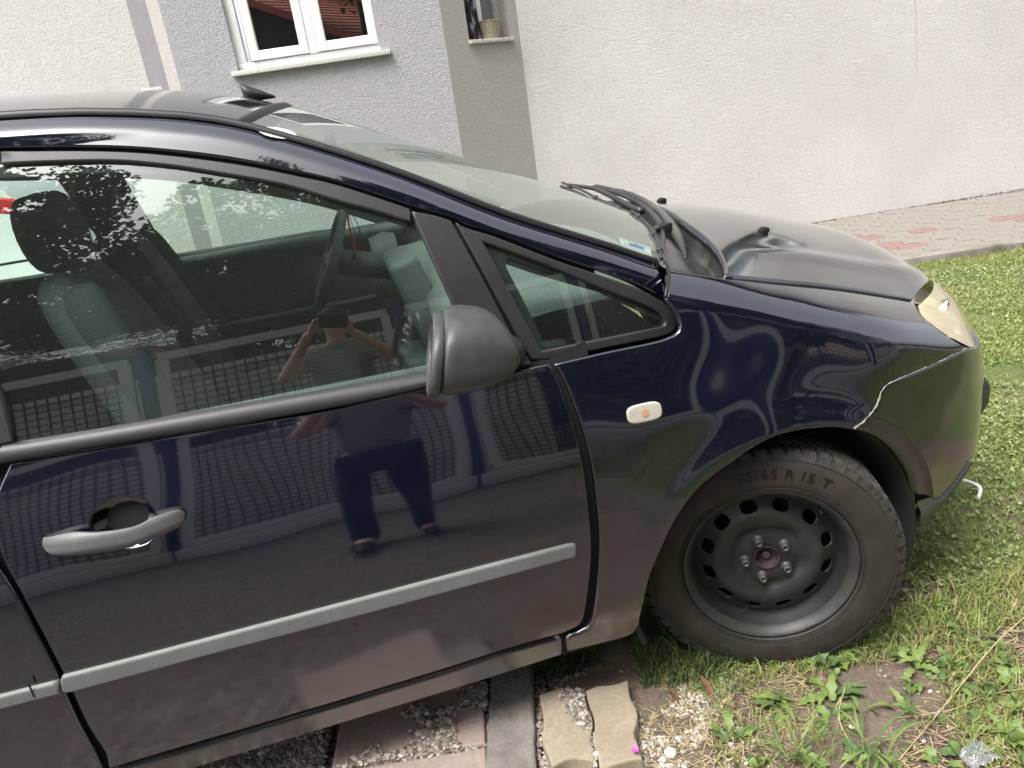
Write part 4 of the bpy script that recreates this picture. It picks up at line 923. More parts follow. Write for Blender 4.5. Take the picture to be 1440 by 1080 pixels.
uS, _ = wpt(194, 62, 0.0); uSm, _ = wpt(221, 62, BW-.06)
H_ = 6.2
def rect(u0, u1, z0, z1): return np.array([(u0, z0), (u1, z0), (u1, z1), (u0, z1)])
wr = panel('right_wall', WALL(0), [rect(uF, uF+9, -.05, H_), rect(-.80, .0, 2.30, 3.35)], stucco.m, house, h=3, thick=.25, lip=0, sign=1)
wl = panel('left_wall', WALL(0), [rect(uS-7, uS, -.05, H_)], stucco.m, house, h=3, thick=.25, lip=0)
a_, b_ = hit(1286, -40, HO+HN*.002, HN), hit(1290, 116, HO+HN*.002, HN); mesh('drip_line', [a_-HU*.003, a_+HU*.003, b_+HU*.0015, b_-HU*.0015], [(0, 1, 2, 3)], simple('drip_stain', (.42, .37, .36), .9), wr, False)
# large window opening of the bay
o0, zo = wpt(335, 101, BW); o1, zo1 = wpt(536, 70, BW); zs = (zo+zo1)/2
oz1 = zs+1.25
panel('bay_wall', WALL(BW), [rect(uL, uR, -.05, H_), rect(o0, o1, zs, oz1)], lilac.m, house, h=3, thick=.14, lip=0)
# angled side
A_ = HO+HN*BW+HU*uR; B_ = HO+HU*uF; FU = (B_-A_)/np.linalg.norm(B_-A_); FN = np.cross(HZU, FU); FN = FN if FN@(CP-A_) > 0 else -FN; FLn = np.linalg.norm(B_-A_)
def FAC(u, z): return A_+np.asarray(u)[..., None]*FU+np.asarray(z)[..., None]*HZU
def fpt(px, py, d=0.): p = hit(px, py, A_+FN*d, FN); return ((p-A_)@FU, p[2])
s0, sz0 = fpt(660, 57); s1, sz1 = fpt(717, 52); szz = (sz0+sz1)/2
print('bay', uL, uR, uF, uS, 'win', o0, o1, zs, 'small', s0, s1, szz, FLn)
panel('bay_side', FAC, [rect(0, FLn, -.05, H_), rect(s0, s1, szz, szz+1.1)], beige.m, house, h=3, thick=.10, lip=0)
# left flank of the bay: pale corner board, then a darker face
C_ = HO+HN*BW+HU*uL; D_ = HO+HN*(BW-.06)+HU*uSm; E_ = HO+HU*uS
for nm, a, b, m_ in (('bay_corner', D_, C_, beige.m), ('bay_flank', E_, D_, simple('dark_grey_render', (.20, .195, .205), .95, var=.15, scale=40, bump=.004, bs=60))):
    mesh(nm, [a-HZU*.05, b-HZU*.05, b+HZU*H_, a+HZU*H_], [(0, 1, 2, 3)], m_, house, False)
q = hit(222, 125, D_, np.cross(HZU, (D_-E_)/np.linalg.norm(D_-E_)))
boxes('drain_ledge', [((0, 0, 0), (.20, .10, .03))], granite.m, house, .004).matrix_local = Matrix.Translation(Vector(at_y(221, 126, (D_[1]+E_[1])/2)))@Matrix.Rotation(HA, 4, 'Z')
def hb(name, u0, u1, w0, w1, z0, z1, mat, parent, bev=.004):
    o = boxes(name, [((0, 0, 0), (u1-u0, abs(w1-w0), z1-z0))], mat, parent, bev)
    o.matrix_local = Matrix.Translation(Vector(HO+HU*(u0+u1)/2+HN*(w0+w1)/2+HZU*(z0+z1)/2))@Matrix.Rotation(HA, 4, 'Z'); return o
winglass = mk_glass('window_glass', (.25, .27, .28), 3.2, .01)
uw = empty('window', parent=house)  # upper window out of view, added so the bonnet mirrors a dark patch
for a_ in ((-.80, -.73, 2.30, 3.35), (-.07, .0, 2.30, 3.35), (-.73, -.07, 2.30, 2.37), (-.73, -.07, 3.28, 3.35), (-.43, -.37, 2.37, 3.28)): hb('frame', a_[0], a_[1], -.14, -.08, a_[2], a_[3], white, uw)
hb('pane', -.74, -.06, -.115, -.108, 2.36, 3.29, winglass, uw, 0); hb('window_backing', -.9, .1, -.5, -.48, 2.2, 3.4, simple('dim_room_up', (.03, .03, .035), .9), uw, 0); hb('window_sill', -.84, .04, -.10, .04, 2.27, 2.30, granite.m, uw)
win = empty('window', parent=house)
zt = oz1
wf0, _ = wpt(350, 99, BW-.10)
fw_ = .075
hb('frame', o0+.0, o1, BW-.10, BW-.04, zs+.0, zs+.05, white, win); hb('frame', o0, wf0-.02+.03, BW-.10, BW-.04, zs+.05, zt, white, win); hb('frame', o1-.05, o1, BW-.10, BW-.04, zs+.05, zt, white, win)
pa, pz = wpt(365, 72, BW-.08); pb, _ = wpt(422, 63, BW-.08); pc, _ = wpt(459, 57, BW-.08); pd, _ = wpt(518, 48, BW-.08)
print('panes', pa, pb, pc, pd, pz)
z1_ = zt-.06
for a, b in ((pa, pb), (pc, pd)):
    sash = empty('sash', parent=win)
    hb('stile', a-.065, a, BW-.085, BW-.025, pz-.065, z1_, white, sash); hb('stile', b, b+.065, BW-.085, BW-.025, pz-.065, z1_, white, sash)
    hb('rail', a-.0, b, BW-.084, BW-.026, pz-.065, pz, white, sash); hb('rail', a, b, BW-.084, BW-.026, z1_-.065, z1_, white, sash)
    hb('pane', a-.005, b+.005, BW-.062, BW-.054, pz-.005, z1_-.06, winglass, sash, 0)
hb('mullion', pb+.066, pc-.066, BW-.10, BW-.03, zs+.05, zt, white, win)
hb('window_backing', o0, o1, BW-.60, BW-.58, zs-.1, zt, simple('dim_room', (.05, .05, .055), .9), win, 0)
sl0, slz = wpt(326, 106, BW+.04); sl1, slz1 = wpt(549, 72, BW+.04)
hb('window_sill', sl0, sl1, BW-.10, BW+.045, zs-.035, zs-.002, granite.m, win, .003)
# small window in the angled side
def fb_(name, u0, u1, w0, w1, z0, z1, mat, parent, bev=.003):
    o = boxes(name, [((0, 0, 0), (u1-u0, abs(w1-w0), z1-z0))], mat, parent, bev); ang = math.atan2(FU[1], FU[0])
    o.matrix_local = Matrix.Translation(Vector(A_+FU*(u0+u1)/2+FN*(w0+w1)/2+HZU*(z0+z1)/2))@Matrix.Rotation(ang, 4, 'Z'); return o
sw_ = empty('window', parent=house)
fb_('window_sill', s0-.01, s1+.03, -.16, .03, szz-.028, szz, granite.m, sw_)
a, _ = fpt(673, 40, -.14); b, _ = fpt(679, 40, -.14)
fb_('frame', s0-.1, s1+.1, -.20, -.155, szz, szz+.03, white, sw_); fb_('frame', a, b, -.19, -.13, szz, szz+1.1, white, sw_); fb_('frame', s0-.1, s0+.02, -.20, -.165, szz, szz+1.1, white, sw_)
fb_('pane', s0, a, -.172, -.168, szz+.02, szz+1.1, winglass, sw_, 0); fb_('pane', b, s1+.12, -.165, -.16, szz+.02, szz+1.1, winglass, sw_, 0)
fb_('window_backing', s0-.1, s1+.2, -.5, -.48, szz-.1, szz+1.1, simple('pale_blind', (.20, .215, .21), .9), sw_, 0)
fb_('reveal', s1+.0, s1+.012, -.165, -.0, szz, szz+1.1, beige.m, sw_)
# things on the sill: a woven pot and a dark gathered curtain
pc_ = A_+FU*fpt(690, 50, -.06)[0]+FN*-.06+HZU*szz
potm = Mt('woven_pot'); potm.set(Roughness=.8); potm.col(potm.ramp(potm.vor(90), [(.2, (.42, .38, .26)), (.6, (.22, .20, .14))]))
pot = empty('flower_pot', tuple(pc_), 0, 'small woven beige pot standing on the sill of the narrow bay window', 'pot')
rows = []; Np = 28
for z, r_ in ((0, .058), (.004, .062), (.05, .069), (.10, .075), (.125, .078), (.130, .082), (.138, .082), (.138, .074), (.12, .070)):
    rows.append([((r_+(.0022 if (j+int(z*120)) % 2 else 0))*math.cos(2*math.pi*j/Np), (r_+(.0022 if (j+int(z*120)) % 2 else 0))*math.sin(2*math.pi*j/Np), z) for j in range(Np)])
strip('pot_body', rows, potm.m, pot, True, False)
boxes('soil', [((0, 0, .11), (.10, .10, .01))], M['gap'], pot)
cu_ = empty('curtain', (0, 0, 0), 0, 'dark patterned curtain gathered at the left of the narrow bay window', 'curtain')
cm = Mt('curtain_cloth'); cm.set(Roughness=.8); cm.col(cm.ramp(cm.noise(26, 3, .6, stretch=(1, 1, .35)), [(.45, (.02, .018, .025)), (.52, (.09, .08, .095)), (.62, (.42, .42, .44))]))
rows = []
for z in np.linspace(szz+.005, szz+1.05, 14):
    rows.append([A_+FU*(s0+.005+(a-s0-.01)*t_)+FN*(-.13+.022*math.sin(t_*22+z*3))+HZU*z for t_ in np.linspace(0, 1, 26)])
strip('curtain_cloth', rows, cm.m, cu_)
# roof with eaves, so that the place holds together from the side
eav = [HO+HU*(uS-7.3)+HN*.6+HZU*(H_+.0), HO+HU*(uF+9.3)+HN*.6+HZU*H_, HO+HU*(uF+9.3)-HN*4+HZU*(H_+2.2), HO+HU*(uS-7.3)-HN*4+HZU*(H_+2.2)]
mesh('roof', eav+[e+HZU*.2 for e in eav], [(0, 3, 2, 1), (4, 5, 6, 7), (0, 1, 5, 4), (1, 2, 6, 5), (3, 0, 4, 7)], simple('roof_tiles_brown', (.12, .06, .045), .8), house, False)
# chipped render where the cream coat ends beside the bay
fbm = empty('chip', parent=house) if False else None

# ================================================================== parked white car seen through the cabin
wc = empty('parked_car', (0, 0, 0), 0, 'white parked car with a red tail lamp, seen through the rear side window', 'car')
wpaint = simple('white_paint', (.72, .74, .74), .15); redl = Mt('tail_lens'); redl.set(Base_Color=(.55, .02, .03), Roughness=.12)
lx = at_y(16, 286, 3.75)
X1 = float(at_y(28, 340, 3.62)[0])+.12; print('white car tail x', X1, lx)
pf = [(-4.2, .30, .86), (-4.15, .60, .90), (-3.3, .86, .92), (-2.9, 1.30, .74), (-2.2, 1.50, .70), (-1.0, 1.50, .70), (-.35, 1.30, .72), (-.12, 1.02, .84), (-.03, .90, .88), (0, .60, .90), (-.04, .32, .88)]
up_ = [(-4.2, .35), (-4.2, .80), (-3.4, 1.08), (-2.8, 1.52), (-2.2, 1.72), (-1.0, 1.74), (-.35, 1.62), (-.14, 1.36), (-.03, 1.12), (0, .75), (-.03, .40)]
rows = []
for yy, sc_ in ((3.62, .90), (3.57, .97), (3.60, 1.0), (4.4, 1.0), (5.1, 1.0), (5.16, .97), (5.12, .9)):
    r_ = []
    for x, z in up_:
        tum = max(0, z-.92)*.30; y_ = yy+(tum if yy < 4.4 else (-tum if yy > 4.4 else 0)); r_.append((X1+x*(1 if sc_ == 1 else .995)-.02*(sc_ < .95), y_, .30+(z-.30)*(1 if sc_ >= .97 else .97)))
    rows.append(r_)
strip('body', rows, wpaint, wc, True, True, True)
blob('tail_light', [(np.array([X1-.15+.02*k_, 3.600, 1.290]), .10-.01*k_, .045, (1, 0, -.25), (0, 0, 1), 3) for k_ in (0, 1)]+[(np.array([X1-.08, 3.66, 1.285]), .05, .04, (1, 0, -.25), (0, 0, 1), 3)], redl.m, wc, 1, 20)
mesh('side_window', [(X1-2.7, 3.62, 1.16), (X1-.62, 3.66, 1.22), (X1-.75, 3.77, 1.55), (X1-2.2, 3.78, 1.60)], [(0, 1, 2, 3)], winglass, wc)
boxes('bumper_line', [((X1-.35, 3.575, .98), (.70, .012, .014))], M['gap'], wc)
boxes('fuel_flap', [((X1-.55, 3.585, .78), (.16, .008, .14))], wpaint, wc, .003)
for x in (X1-.75, X1-3.4):
    o = copy_tree(wheel, wc); o.location = (x, 3.68, cz); o.rotation_euler = (0, 0, 0)
boxes('underbody', [((X1-2.1, 4.35, .28), (3.9, 1.4, .16))], M['gap'], wc)
# place so that the lamp falls where it is seen
wcs = at_y(14, 286, 3.6); 
wc.location.z = 0
def visible(P, m=60): q = proj(P); return P[(q[:, 0] > -m) & (q[:, 0] < 1440+m) & (q[:, 1] > -m) & (q[:, 1] < 1080+m)]
# ================================================================== GROUND
soil = Mt('soil'); soil.set(Roughness=.95)
soil.col(soil.mix(soil.ramp(soil.noise(3, 5, .6), [(.4, 0.), (.65, .8)]), soil.ramp(soil.noise(60, 6, .75), [(.3, (.085, .058, .043)), (.7, (.24, .17, .125))]), soil.ramp(soil.noise(90, 5, .7), [(.3, (.10, .08, .062)), (.7, (.30, .245, .19))])))
soil.bump(soil.noise(130, 6, .7), .008)
gr_m = Mt('gravel_bed'); gr_m.set(Roughness=.9); gr_m.col(gr_m.ramp(gr_m.vor(75, out='Distance'), [(.1, (.30, .26, .22)), (.45, (.17, .14, .12)), (.7, (.05, .042, .036))])); gr_m.bump(gr_m.vor(75), .01, 1)
turf = Mt('turf'); turf.set(Roughness=.95); turf.col(turf.mix(turf.ramp(turf.noise(1.4, 4, .6), [(.45, 0.), (.7, .8)]), turf.ramp(turf.noise(40, 5, .7), [(.3, (.06, .08, .025)), (.7, (.12, .15, .045))]), (.20, .165, .09)))
def sheet(name, pts, z, mat, kind='structure', parent=None):
    o = mesh(name, [(x, y, z) for x, y in pts], [tuple(range(len(pts)))], mat, parent, False); tag(o, kind=kind); return o
sheet('ground', [(-60, -60), (60, -60), (60, 60), (-60, 60)], -.012, soil.m)
# finely modelled soil near the camera
def hmap(x, y): return .0
def grid_patch(name, x0, x1, y0, y1, h, mat, amp, z0):
    nx, ny = int((x1-x0)/h), int((y1-y0)/h); X, Y = np.meshgrid(np.linspace(x0, x1, nx), np.linspace(y0, y1, ny)); Z = np.zeros_like(X)
    r = np.random.default_rng(3)
    for fq, am in ((3, .5), (9, .35), (22, .22), (55, .12), (110, .07)):
        for _ in range(5):
            a = r.uniform(0, 6.28); Z += am*amp*.5*np.sin(fq*(X*math.cos(a)+Y*math.sin(a))*1.3+r.uniform(0, 6))
    e = np.minimum(np.minimum(X-x0, x1-X), np.minimum(Y-y0, y1-Y)); Z = Z*np.clip(e/.15, 0, 1)+z0
    V = np.stack([X, Y, Z], -1).reshape(-1, 3); i = np.arange(nx*ny).reshape(ny, nx); Q = np.stack([i[:-1, :-1], i[:-1, 1:], i[1:, 1:], i[1:, :-1]], -1).reshape(-1, 4)
    o = fastmesh(name, V, Q, mat, None, True); tag(o, kind='structure'); return o
grid_patch('soil_bed', -.62, 1.6, -1.2, .45, .008, soil.m, .012, -.004)
PE0, PE1 = at_z(1440, 350), at_z(1130, 395); pd_ = (PE1-PE0)/np.linalg.norm(PE1-PE0); pe = lambda t: PE0+pd_*t
def pline(x): return PE0[1]+(x-PE0[0])*(PE1[1]-PE0[1])/(PE1[0]-PE0[0])
sheet('lawn_soil', [(-1.0, .45), (9, .45), (9, pline(9)), (-9, pline(-9)), (-9, 2.0), (-1.0, 2.0)], -.004, turf.m)
sheet('lawn_soil', [(1.65, -1.25), (9, -1.25), (9, .45), (.55, .45), (.62, -.1), (1.65, -.35)], -.005, turf.m)
sheet('gravel_yard', [(-14, -4.05), (.4, -4.05), (.2, -1.2), (-.45, -.2), (-.45, .5), (-.9, 1.9), (-14, 1.9)], -.008, gr_m.m)
sheet('verge', [(.4, -4.05), (14, -4.05), (14, -1.0), (.9, -1.0), (.2, -1.3)], -.009, turf.m)
# ================================================================== gravel: stones as real geometry
def stones(name, P, size, mats, zsc=.62):
    """scatter squashed low-poly pebbles at points P"""
    ico = bmesh.new(); bmesh.ops.create_icosphere(ico, subdivisions=1, radius=1); bv = np.array([v.co[:] for v in ico.verts]); bf = np.array([[v.index for v in f.verts] for f in ico.faces]); ico.free()
    n = len(P); S = size*np.exp(rng.normal(0, .32, n)); sc = rng.uniform(.65, 1.2, (n, 3)); sc[:, 2] *= zsc; a = rng.uniform(0, 6.28, n)
    V = bv[None]*(1+rng.normal(0, .13, (n, len(bv), 1)))*sc[:, None]*S[:, None, None]
    c, s = np.cos(a)[:, None], np.sin(a)[:, None]; X = V[..., 0]*c-V[..., 1]*s; Y = V[..., 0]*s+V[..., 1]*c
    V = np.stack([X, Y, V[..., 2]], -1)+P[:, None]; V[..., 2] += (S*.3)[:, None]
    Q = (bf[None]+(np.arange(n)*len(bv))[:, None, None]).reshape(-1, 3)
    o = fastmesh(name, V.reshape(-1, 3), Q, mats, None, False); return o
# ---------------- path of interlocking pavers along the house
def wline(x): q = HO; return q[1]+(x-q[0])*HU[1]/HU[0]
path = sheet('path', [(x, pline(x)) for x in (9, -9)]+[(x, wline(x)+.05) for x in (-9, 9)], .0, simple('path_bed', (.10, .085, .07), .95, var=.3, scale=60))
pav = Mt('concrete_paver'); pav.set(Roughness=.9); pav.col(pav.mix(pav.ramp(pav.noise(3, 4), [(.4, 0.), (.7, .6)]), pav.ramp(pav.noise(70, 5, .7), [(.3, (.17, .155, .135)), (.7, (.27, .245, .215))]), (.15, .14, .12))); pav.bump(pav.noise(180, 4), .002)
pavr = Mt('red_paver'); pavr.set(Roughness=.9); pavr.col(pavr.ramp(pavr.noise(50, 5, .7), [(.3, (.18, .11, .098)), (.7, (.27, .17, .155))])); pavr.bump(pavr.noise(180, 4), .002)
PW, PH = .215, .150
du = -pd_; dv = np.array([-du[1], du[0], 0]); dv = dv if dv[1] > 0 else -dv
def wave(a, b, amp, n=7, sgn=1):
    t = np.linspace(0, 1, n)[:-1]; d = np.array(b)-np.array(a); nn = np.array([-d[1], d[0]]); nn = nn/np.linalg.norm(nn)
    return [np.array(a)+d*x+nn*amp*math.sin(2*math.pi*x)*sgn for x in t]
def paver_mesh(mat):
    L = wave((0, 0), (PW, 0), .012)+wave((PW, 0), (PW, PH), .010, sgn=1)+wave((PW, PH), (0, PH), .012, sgn=1)+wave((0, PH), (0, 0), .010, sgn=1)
    L = np.array(L); L1 = offset(L, .0025); L2 = offset(L, .008); n = len(L); V = [(x, y, .0) for x, y in L1]+[(x, y, .022) for x, y in L1]+[(x, y, .0265) for x, y in L2]
    F = [tuple(range(2*n, 3*n))]+[(k*n+i, k*n+(i+1) % n, (k+1)*n+(i+1) % n, (k+1)*n+i) for k in (0, 1) for i in range(n)]
    me = bpy.data.meshes.new('paver'); me.from_pydata(V, [], F); me.materials.append(mat); me.update(); return me
pm, pmr = paver_mesh(pav.m), paver_mesh(pavr.m)
reds = [at_z(1205, 335, .026), at_z(1290, 325, .026), at_z(1440, 305, .026), at_z(1255, 345, .026)]
ang = math.atan2(du[1], du[0]); cnt = 0
oth_V, oth_F = [], []
base_me = pm; bco = np.array([v.co for v in base_me.vertices]); bfa = [tuple(p.vertices) for p in base_me.polygons]
cand = []
for j in range(0, 14):
    for i in range(-60, 22):
        o = pe(0)+du*((i+.5*(j % 2))*PW)+dv*(.075+j*PH)
        c_ = o+du*PW/2+dv*PH/2
        if c_[1] > wline(c_[0])-.03: continue
        q = proj(c_)
        vis = (q[0] > 1090 and q[0] < 1500 and q[1] < 420)
        cand.append((not vis, o, c_, (i, j)))
for far, o, c_, ij in cand:
    rel = [(c_-r_) for r_ in reds]
    red = any(abs(r_@du) < .13 and abs(r_@dv) < .12 for r_ in rel)
    if not far and cnt < 290:
        b = link('paver', pmr if red else pm, None, path); b.location = tuple(o+np.array([0, 0, rng.uniform(-.002, .0015)])); b.rotation_euler = (rng.normal(0, .004), rng.normal(0, .004), ang); cnt += 1
    else:
        c, s = math.cos(ang), math.sin(ang); k = len(oth_V); v = bco@np.array([[c, s, 0], [-s, c, 0], [0, 0, 1]])+o; oth_V += list(v); oth_F += [tuple(k+t_ for t_ in f) for f in bfa]
tag(mesh('pavers_beyond', oth_V, oth_F, pav.m, path, False), kind='stuff'); print('pavers', cnt)
kerb_m = Mt('kerb_concrete'); kerb_m.set(Roughness=.92); kerb_m.col(kerb_m.mix(kerb_m.ramp(kerb_m.noise(5, 5, .7), [(.45, 0.), (.68, .9)]), kerb_m.ramp(kerb_m.noise(80, 6, .75), [(.3, (.17, .155, .135)), (.7, (.34, .31, .275))]), (.10, .095, .08))); kerb_m.bump(kerb_m.noise(60, 6, .7), .006)
t_ = rng.uniform(0, 7, 1500); wb_ = np.stack([HO+HU*(a_-3.4)+HN*abs(rng.normal(0, .018)) for a_ in t_]); wb_[:, 2] = .024
tag(stones('wall_foot_debris', visible(wb_), .0055, simple('debris', (.10, .085, .065), .95, var=.5, scale=60)), kind='stuff', label='dark crumbs and moss along the foot of the cream wall')
ke = empty('path_kerb', (0, 0, 0), 0, 'low weathered concrete edging between the lawn and the paver path', 'kerb')
for k_ in range(11):
    t0 = 3.0-k_*1.0; c_ = pe(-t0+.5)+dv*.033
    boxes('kerb_stone', [((0, 0, 0), (.99, .06, .09))], kerb_m.m, ke, .006).matrix_local = Matrix.Translation(Vector((c_[0], c_[1], .0+rng.uniform(-.006, .006))))@Matrix.Rotation(ang, 4, 'Z')
# ---------------- slabs beneath the sill
slab_m = Mt('pink_slab'); slab_m.set(Roughness=.92); slab_m.col(slab_m.mix(slab_m.ramp(slab_m.noise(4, 5, .7), [(.4, 0.), (.7, .7)]), slab_m.ramp(slab_m.noise(90, 6, .75), [(.3, (.29, .215, .185)), (.7, (.43, .335, .295))]), (.25, .21, .185))); slab_m.bump(slab_m.noise(220, 5, .7), .002)
def prism(name, pts, z0, z1, mat, lab=None, cat=None, group=None, bev=.006, parent=None, wob=0):
    L = np.array([p[:2] for p in pts]); L = L if area(L) > 0 else L[::-1]; L = resample(L, .02)
    if wob: L = L+rng.normal(0, wob, L.shape)
    L1 = offset(L, bev*.3); L2 = offset(L, bev); n = len(L)
    V = [(x, y, z0) for x, y in L]+[(x, y, z1-bev) for x, y in L]+[(x, y, z1-bev*.3) for x, y in L1]+[(x, y, z1) for x, y in L2]
    F = [tuple(range(3*n, 4*n))]+[(k*n+i, k*n+(i+1) % n, (k+1)*n+(i+1) % n, (k+1)*n+i) for k in range(3) for i in range(n)]
    o = mesh(name, V, F, mat, parent, False); return tag(o, lab, cat, group) if lab else o
G = lambda px, py, z=.03: at_z(px, py, z)
s_l = G(464, 1023); s_l2 = G(455, 1080); s_r = G(686, 958); s_r2 = G(683, 1047); j1 = G(521, 1074)
ux = (s_r2-G(527, 1073)); ux /= np.linalg.norm(ux); uy = np.array([-ux[1], ux[0], 0])
c0_ = s_r2+uy*.004
wS = .37; prism('paving_slab', [c0_, c0_+uy*.40, c0_+uy*.40-ux*wS, c0_-ux*wS], -.02, .030, slab_m.m, 'pinkish paving slab strewn with gravel, lying partly under the sill of the car', 'slab')
c1_ = s_r2-uy*.004
prism('paving_slab', [c1_, c1_-uy*.40, c1_-uy*.40-ux*wS, c1_-ux*wS], -.02, .028, slab_m.m, 'pinkish paving slab nearer the viewer, cut by the bottom edge of the photo', 'slab')
kb = [G(690, 950), G(748, 937), G(755, 1085), G(683, 1085)]
k0, k1, k2, k3 = [p[:2] for p in kb]; ext = (k0-k3)*1.1
prism('kerb_stone', [np.append(k3-ext*.5, 0), np.append(k2-ext*.5, 0), np.append(k1+ext*1.0, 0), np.append(k0+ext*1.0, 0)], -.03, .034, kerb_m.m, 'rough grey concrete edging stone between the pink slabs and the wavy pavers', 'kerb', None, .008, None, .0012)
wav = Mt('yellow_paver'); wav.set(Roughness=.92); wav.col(wav.mix(wav.ramp(wav.noise(5, 5, .7), [(.45, 0.), (.7, .7)]), wav.ramp(wav.noise(85, 6, .75), [(.3, (.27, .225, .16)), (.7, (.42, .36, .265))]), (.25, .20, .15))); wav.bump(wav.noise(200, 5, .7), .002)
ZP = .05
pA = cr([(758, 976), (768, 973), (780, 969), (797, 966), (812, 969), (821, 976), (826, 992), (833, 1010), (833, 1024), (830, 1038), (835, 1055), (840, 1072)], 4).tolist()+cr([(840, 1072), (815, 1066), (795, 1068), (776, 1079)], 4).tolist()+cr([(776, 1079), (770, 1060), (762, 1040), (764, 1018), (763, 1000), (758, 976)], 4).tolist()
pB = cr([(823, 971), (840, 964), (856, 963), (870, 960), (883, 955)], 4).tolist()+cr([(883, 955), (886, 978), (896, 1000), (896, 1015), (892, 1030), (898, 1048), (903, 1066)], 4).tolist()+cr([(903, 1066), (888, 1068), (870, 1073), (843, 1082)], 4).tolist()+cr([(843, 1082), (840, 1060), (833, 1040), (836, 1022), (834, 1004), (828, 990), (823, 971)], 4).tolist()
prism('wavy_paver', [G(x, y, ZP) for x, y in pA], -.02, ZP, wav.m, 'sand coloured wavy paver with a pocket of gravel on it, beside the edging stone', 'paver', None, .005)
prism('wavy_paver', [G(x, y, ZP) for x, y in pB], -.02, ZP, wav.m, 'bare sand coloured wavy paver at the edge of the soil, right of its twin', 'paver', None, .005)

peb = Mt('pebbles'); peb.set(Roughness=.85)
gi_ = peb.n('ShaderNodeNewGeometry'); 
peb.col(peb.ramp(gi_.outputs['Random Per Island'], [(0, (.10, .085, .07)), (.35, (.24, .20, .165)), (.7, (.38, .33, .28)), (1, (.58, .54, .48))]))
pebw = Mt('pale_pebbles'); pebw.set(Roughness=.8); gi2 = pebw.n('ShaderNodeNewGeometry'); pebw.col(pebw.ramp(gi2.outputs['Random Per Island'], [(0, (.22, .17, .13)), (.4, (.42, .36, .30)), (1, (.74, .70, .64))]))
def scat(n, poly_px=None, z=0., box=None):
    if poly_px is not None: L = np.array([at_z(x, y, z)[:2] for x, y in poly_px])
    else: L = np.array(box)
    lo, hi = L.min(0), L.max(0); P = rng.uniform(lo, hi, (int(n*2.2), 2)); P = P[inside(P, [L])][:n]
    return np.c_[P, np.full(len(P), z)]
def clump(P, fq, thr, seed=0):
    r = np.random.default_rng(seed); v = np.zeros(len(P))
    for k_ in range(6):
        a = r.uniform(0, 6.28); f = fq*r.uniform(.6, 1.6); v += np.sin(f*(P[:, 0]*math.cos(a)+P[:, 1]*math.sin(a))+r.uniform(0, 6.28))
    return P[v > thr]
g1 = scat(9000, [(200, 1120), (452, 1090), (470, 1010), (300, 1030), (120, 1080)], .0)
g1b = scat(14000, None, 0, [(-1.75, -.35), (-1.18, -.35), (-1.12, .9), (-2.0, .9)])
g2_ = scat(420, [(683, 962), (694, 955), (690, 1085), (682, 1085)], .010); g3 = scat(500, [(752, 940), (764, 935), (772, 1085), (756, 1085)], .008)
g4 = clump(scat(2300, [(640, 966), (686, 960), (684, 1045), (560, 1065), (500, 1078), (470, 1080), (520, 1050), (600, 1020), (560, 1005)], .031), 30, -.2, 4)
g5 = scat(330, [(785, 968), (818, 970), (826, 1000), (832, 1030), (808, 1018), (792, 992)], .051); g5b = scat(60, [(828, 1030), (834, 1022), (842, 1060), (838, 1082), (832, 1070)], .045)
g6 = scat(6500, None, .0, [(-.85, .05), (-.42, -.05), (-.15, .35), (-.2, .9), (-.9, .9)])
jx = scat(300, [(500, 1075), (684, 1044), (684, 1052), (510, 1084)], .022)
o = stones('gravel', np.vstack([g1, g1b, g2_, g3, g4, g5, g5b, g6, jx]), .0042, peb.m); tag(o, kind='stuff', label='small mixed gravel lying between and on the paving slabs')
w1 = scat(2600, [(893, 960), (1000, 935), (1050, 930), (1010, 1010), (960, 1085), (905, 1085)], .0); w2 = clump(scat(1500, [(900, 930), (1200, 930), (1250, 1085), (900, 1085)], .0), 12, .8, 9); w3 = clump(scat(500, [(1000, 930), (1440, 900), (1440, 1085), (1000, 1085)], .0), 14, 1., 11)
o = stones('pale_gravel', np.vstack([w1, w2, w3]), .0040, pebw.m); tag(o, kind='stuff', label='whitish gravel spilled on the soil beside the wavy pavers')

# ================================================================== grass and ground cover
def leafmat(name, stops, rough=.55, trans=.25, dry=0.):
    m = Mt(name); gi = m.n('ShaderNodeNewGeometry'); c0_ = m.ramp(gi.outputs['Random Per Island'], stops)
    if dry: c0_ = m.mix(m.ramp(m.noise(2.1, 5, .65), [(.42, 0.), (.72, dry)]), c0_, (.34, .30, .13))
    m.col(c0_); m.set(Roughness=rough)
    t = m.n('ShaderNodeBsdfTranslucent'); mx = m.n('ShaderNodeMixShader'); mx.inputs[0].default_value = trans
    c = [l.from_socket for l in m.t.links if l.to_socket == m.p.inputs['Base Color']][0]; m.l(c, t.inputs[0]); m.l(m.p.outputs[0], mx.inputs[1]); m.l(t.outputs[0], mx.inputs[2]); m.l(mx.outputs[0], m.o.inputs[0]); return m.m
g_m = leafmat('grass_blades', [(0, (.11, .19, .035)), (.45, (.23, .34, .07)), (.8, (.33, .39, .12)), (1, (.48, .43, .22))], dry=.75)
c_m = leafmat('clover_leaves', [(0, (.14, .20, .055)), (.6, (.24, .31, .10)), (1, (.38, .42, .19))], dry=.45)
dry_m = simple('dry_straw', (.42, .34, .19), .8, var=.3, scale=60)
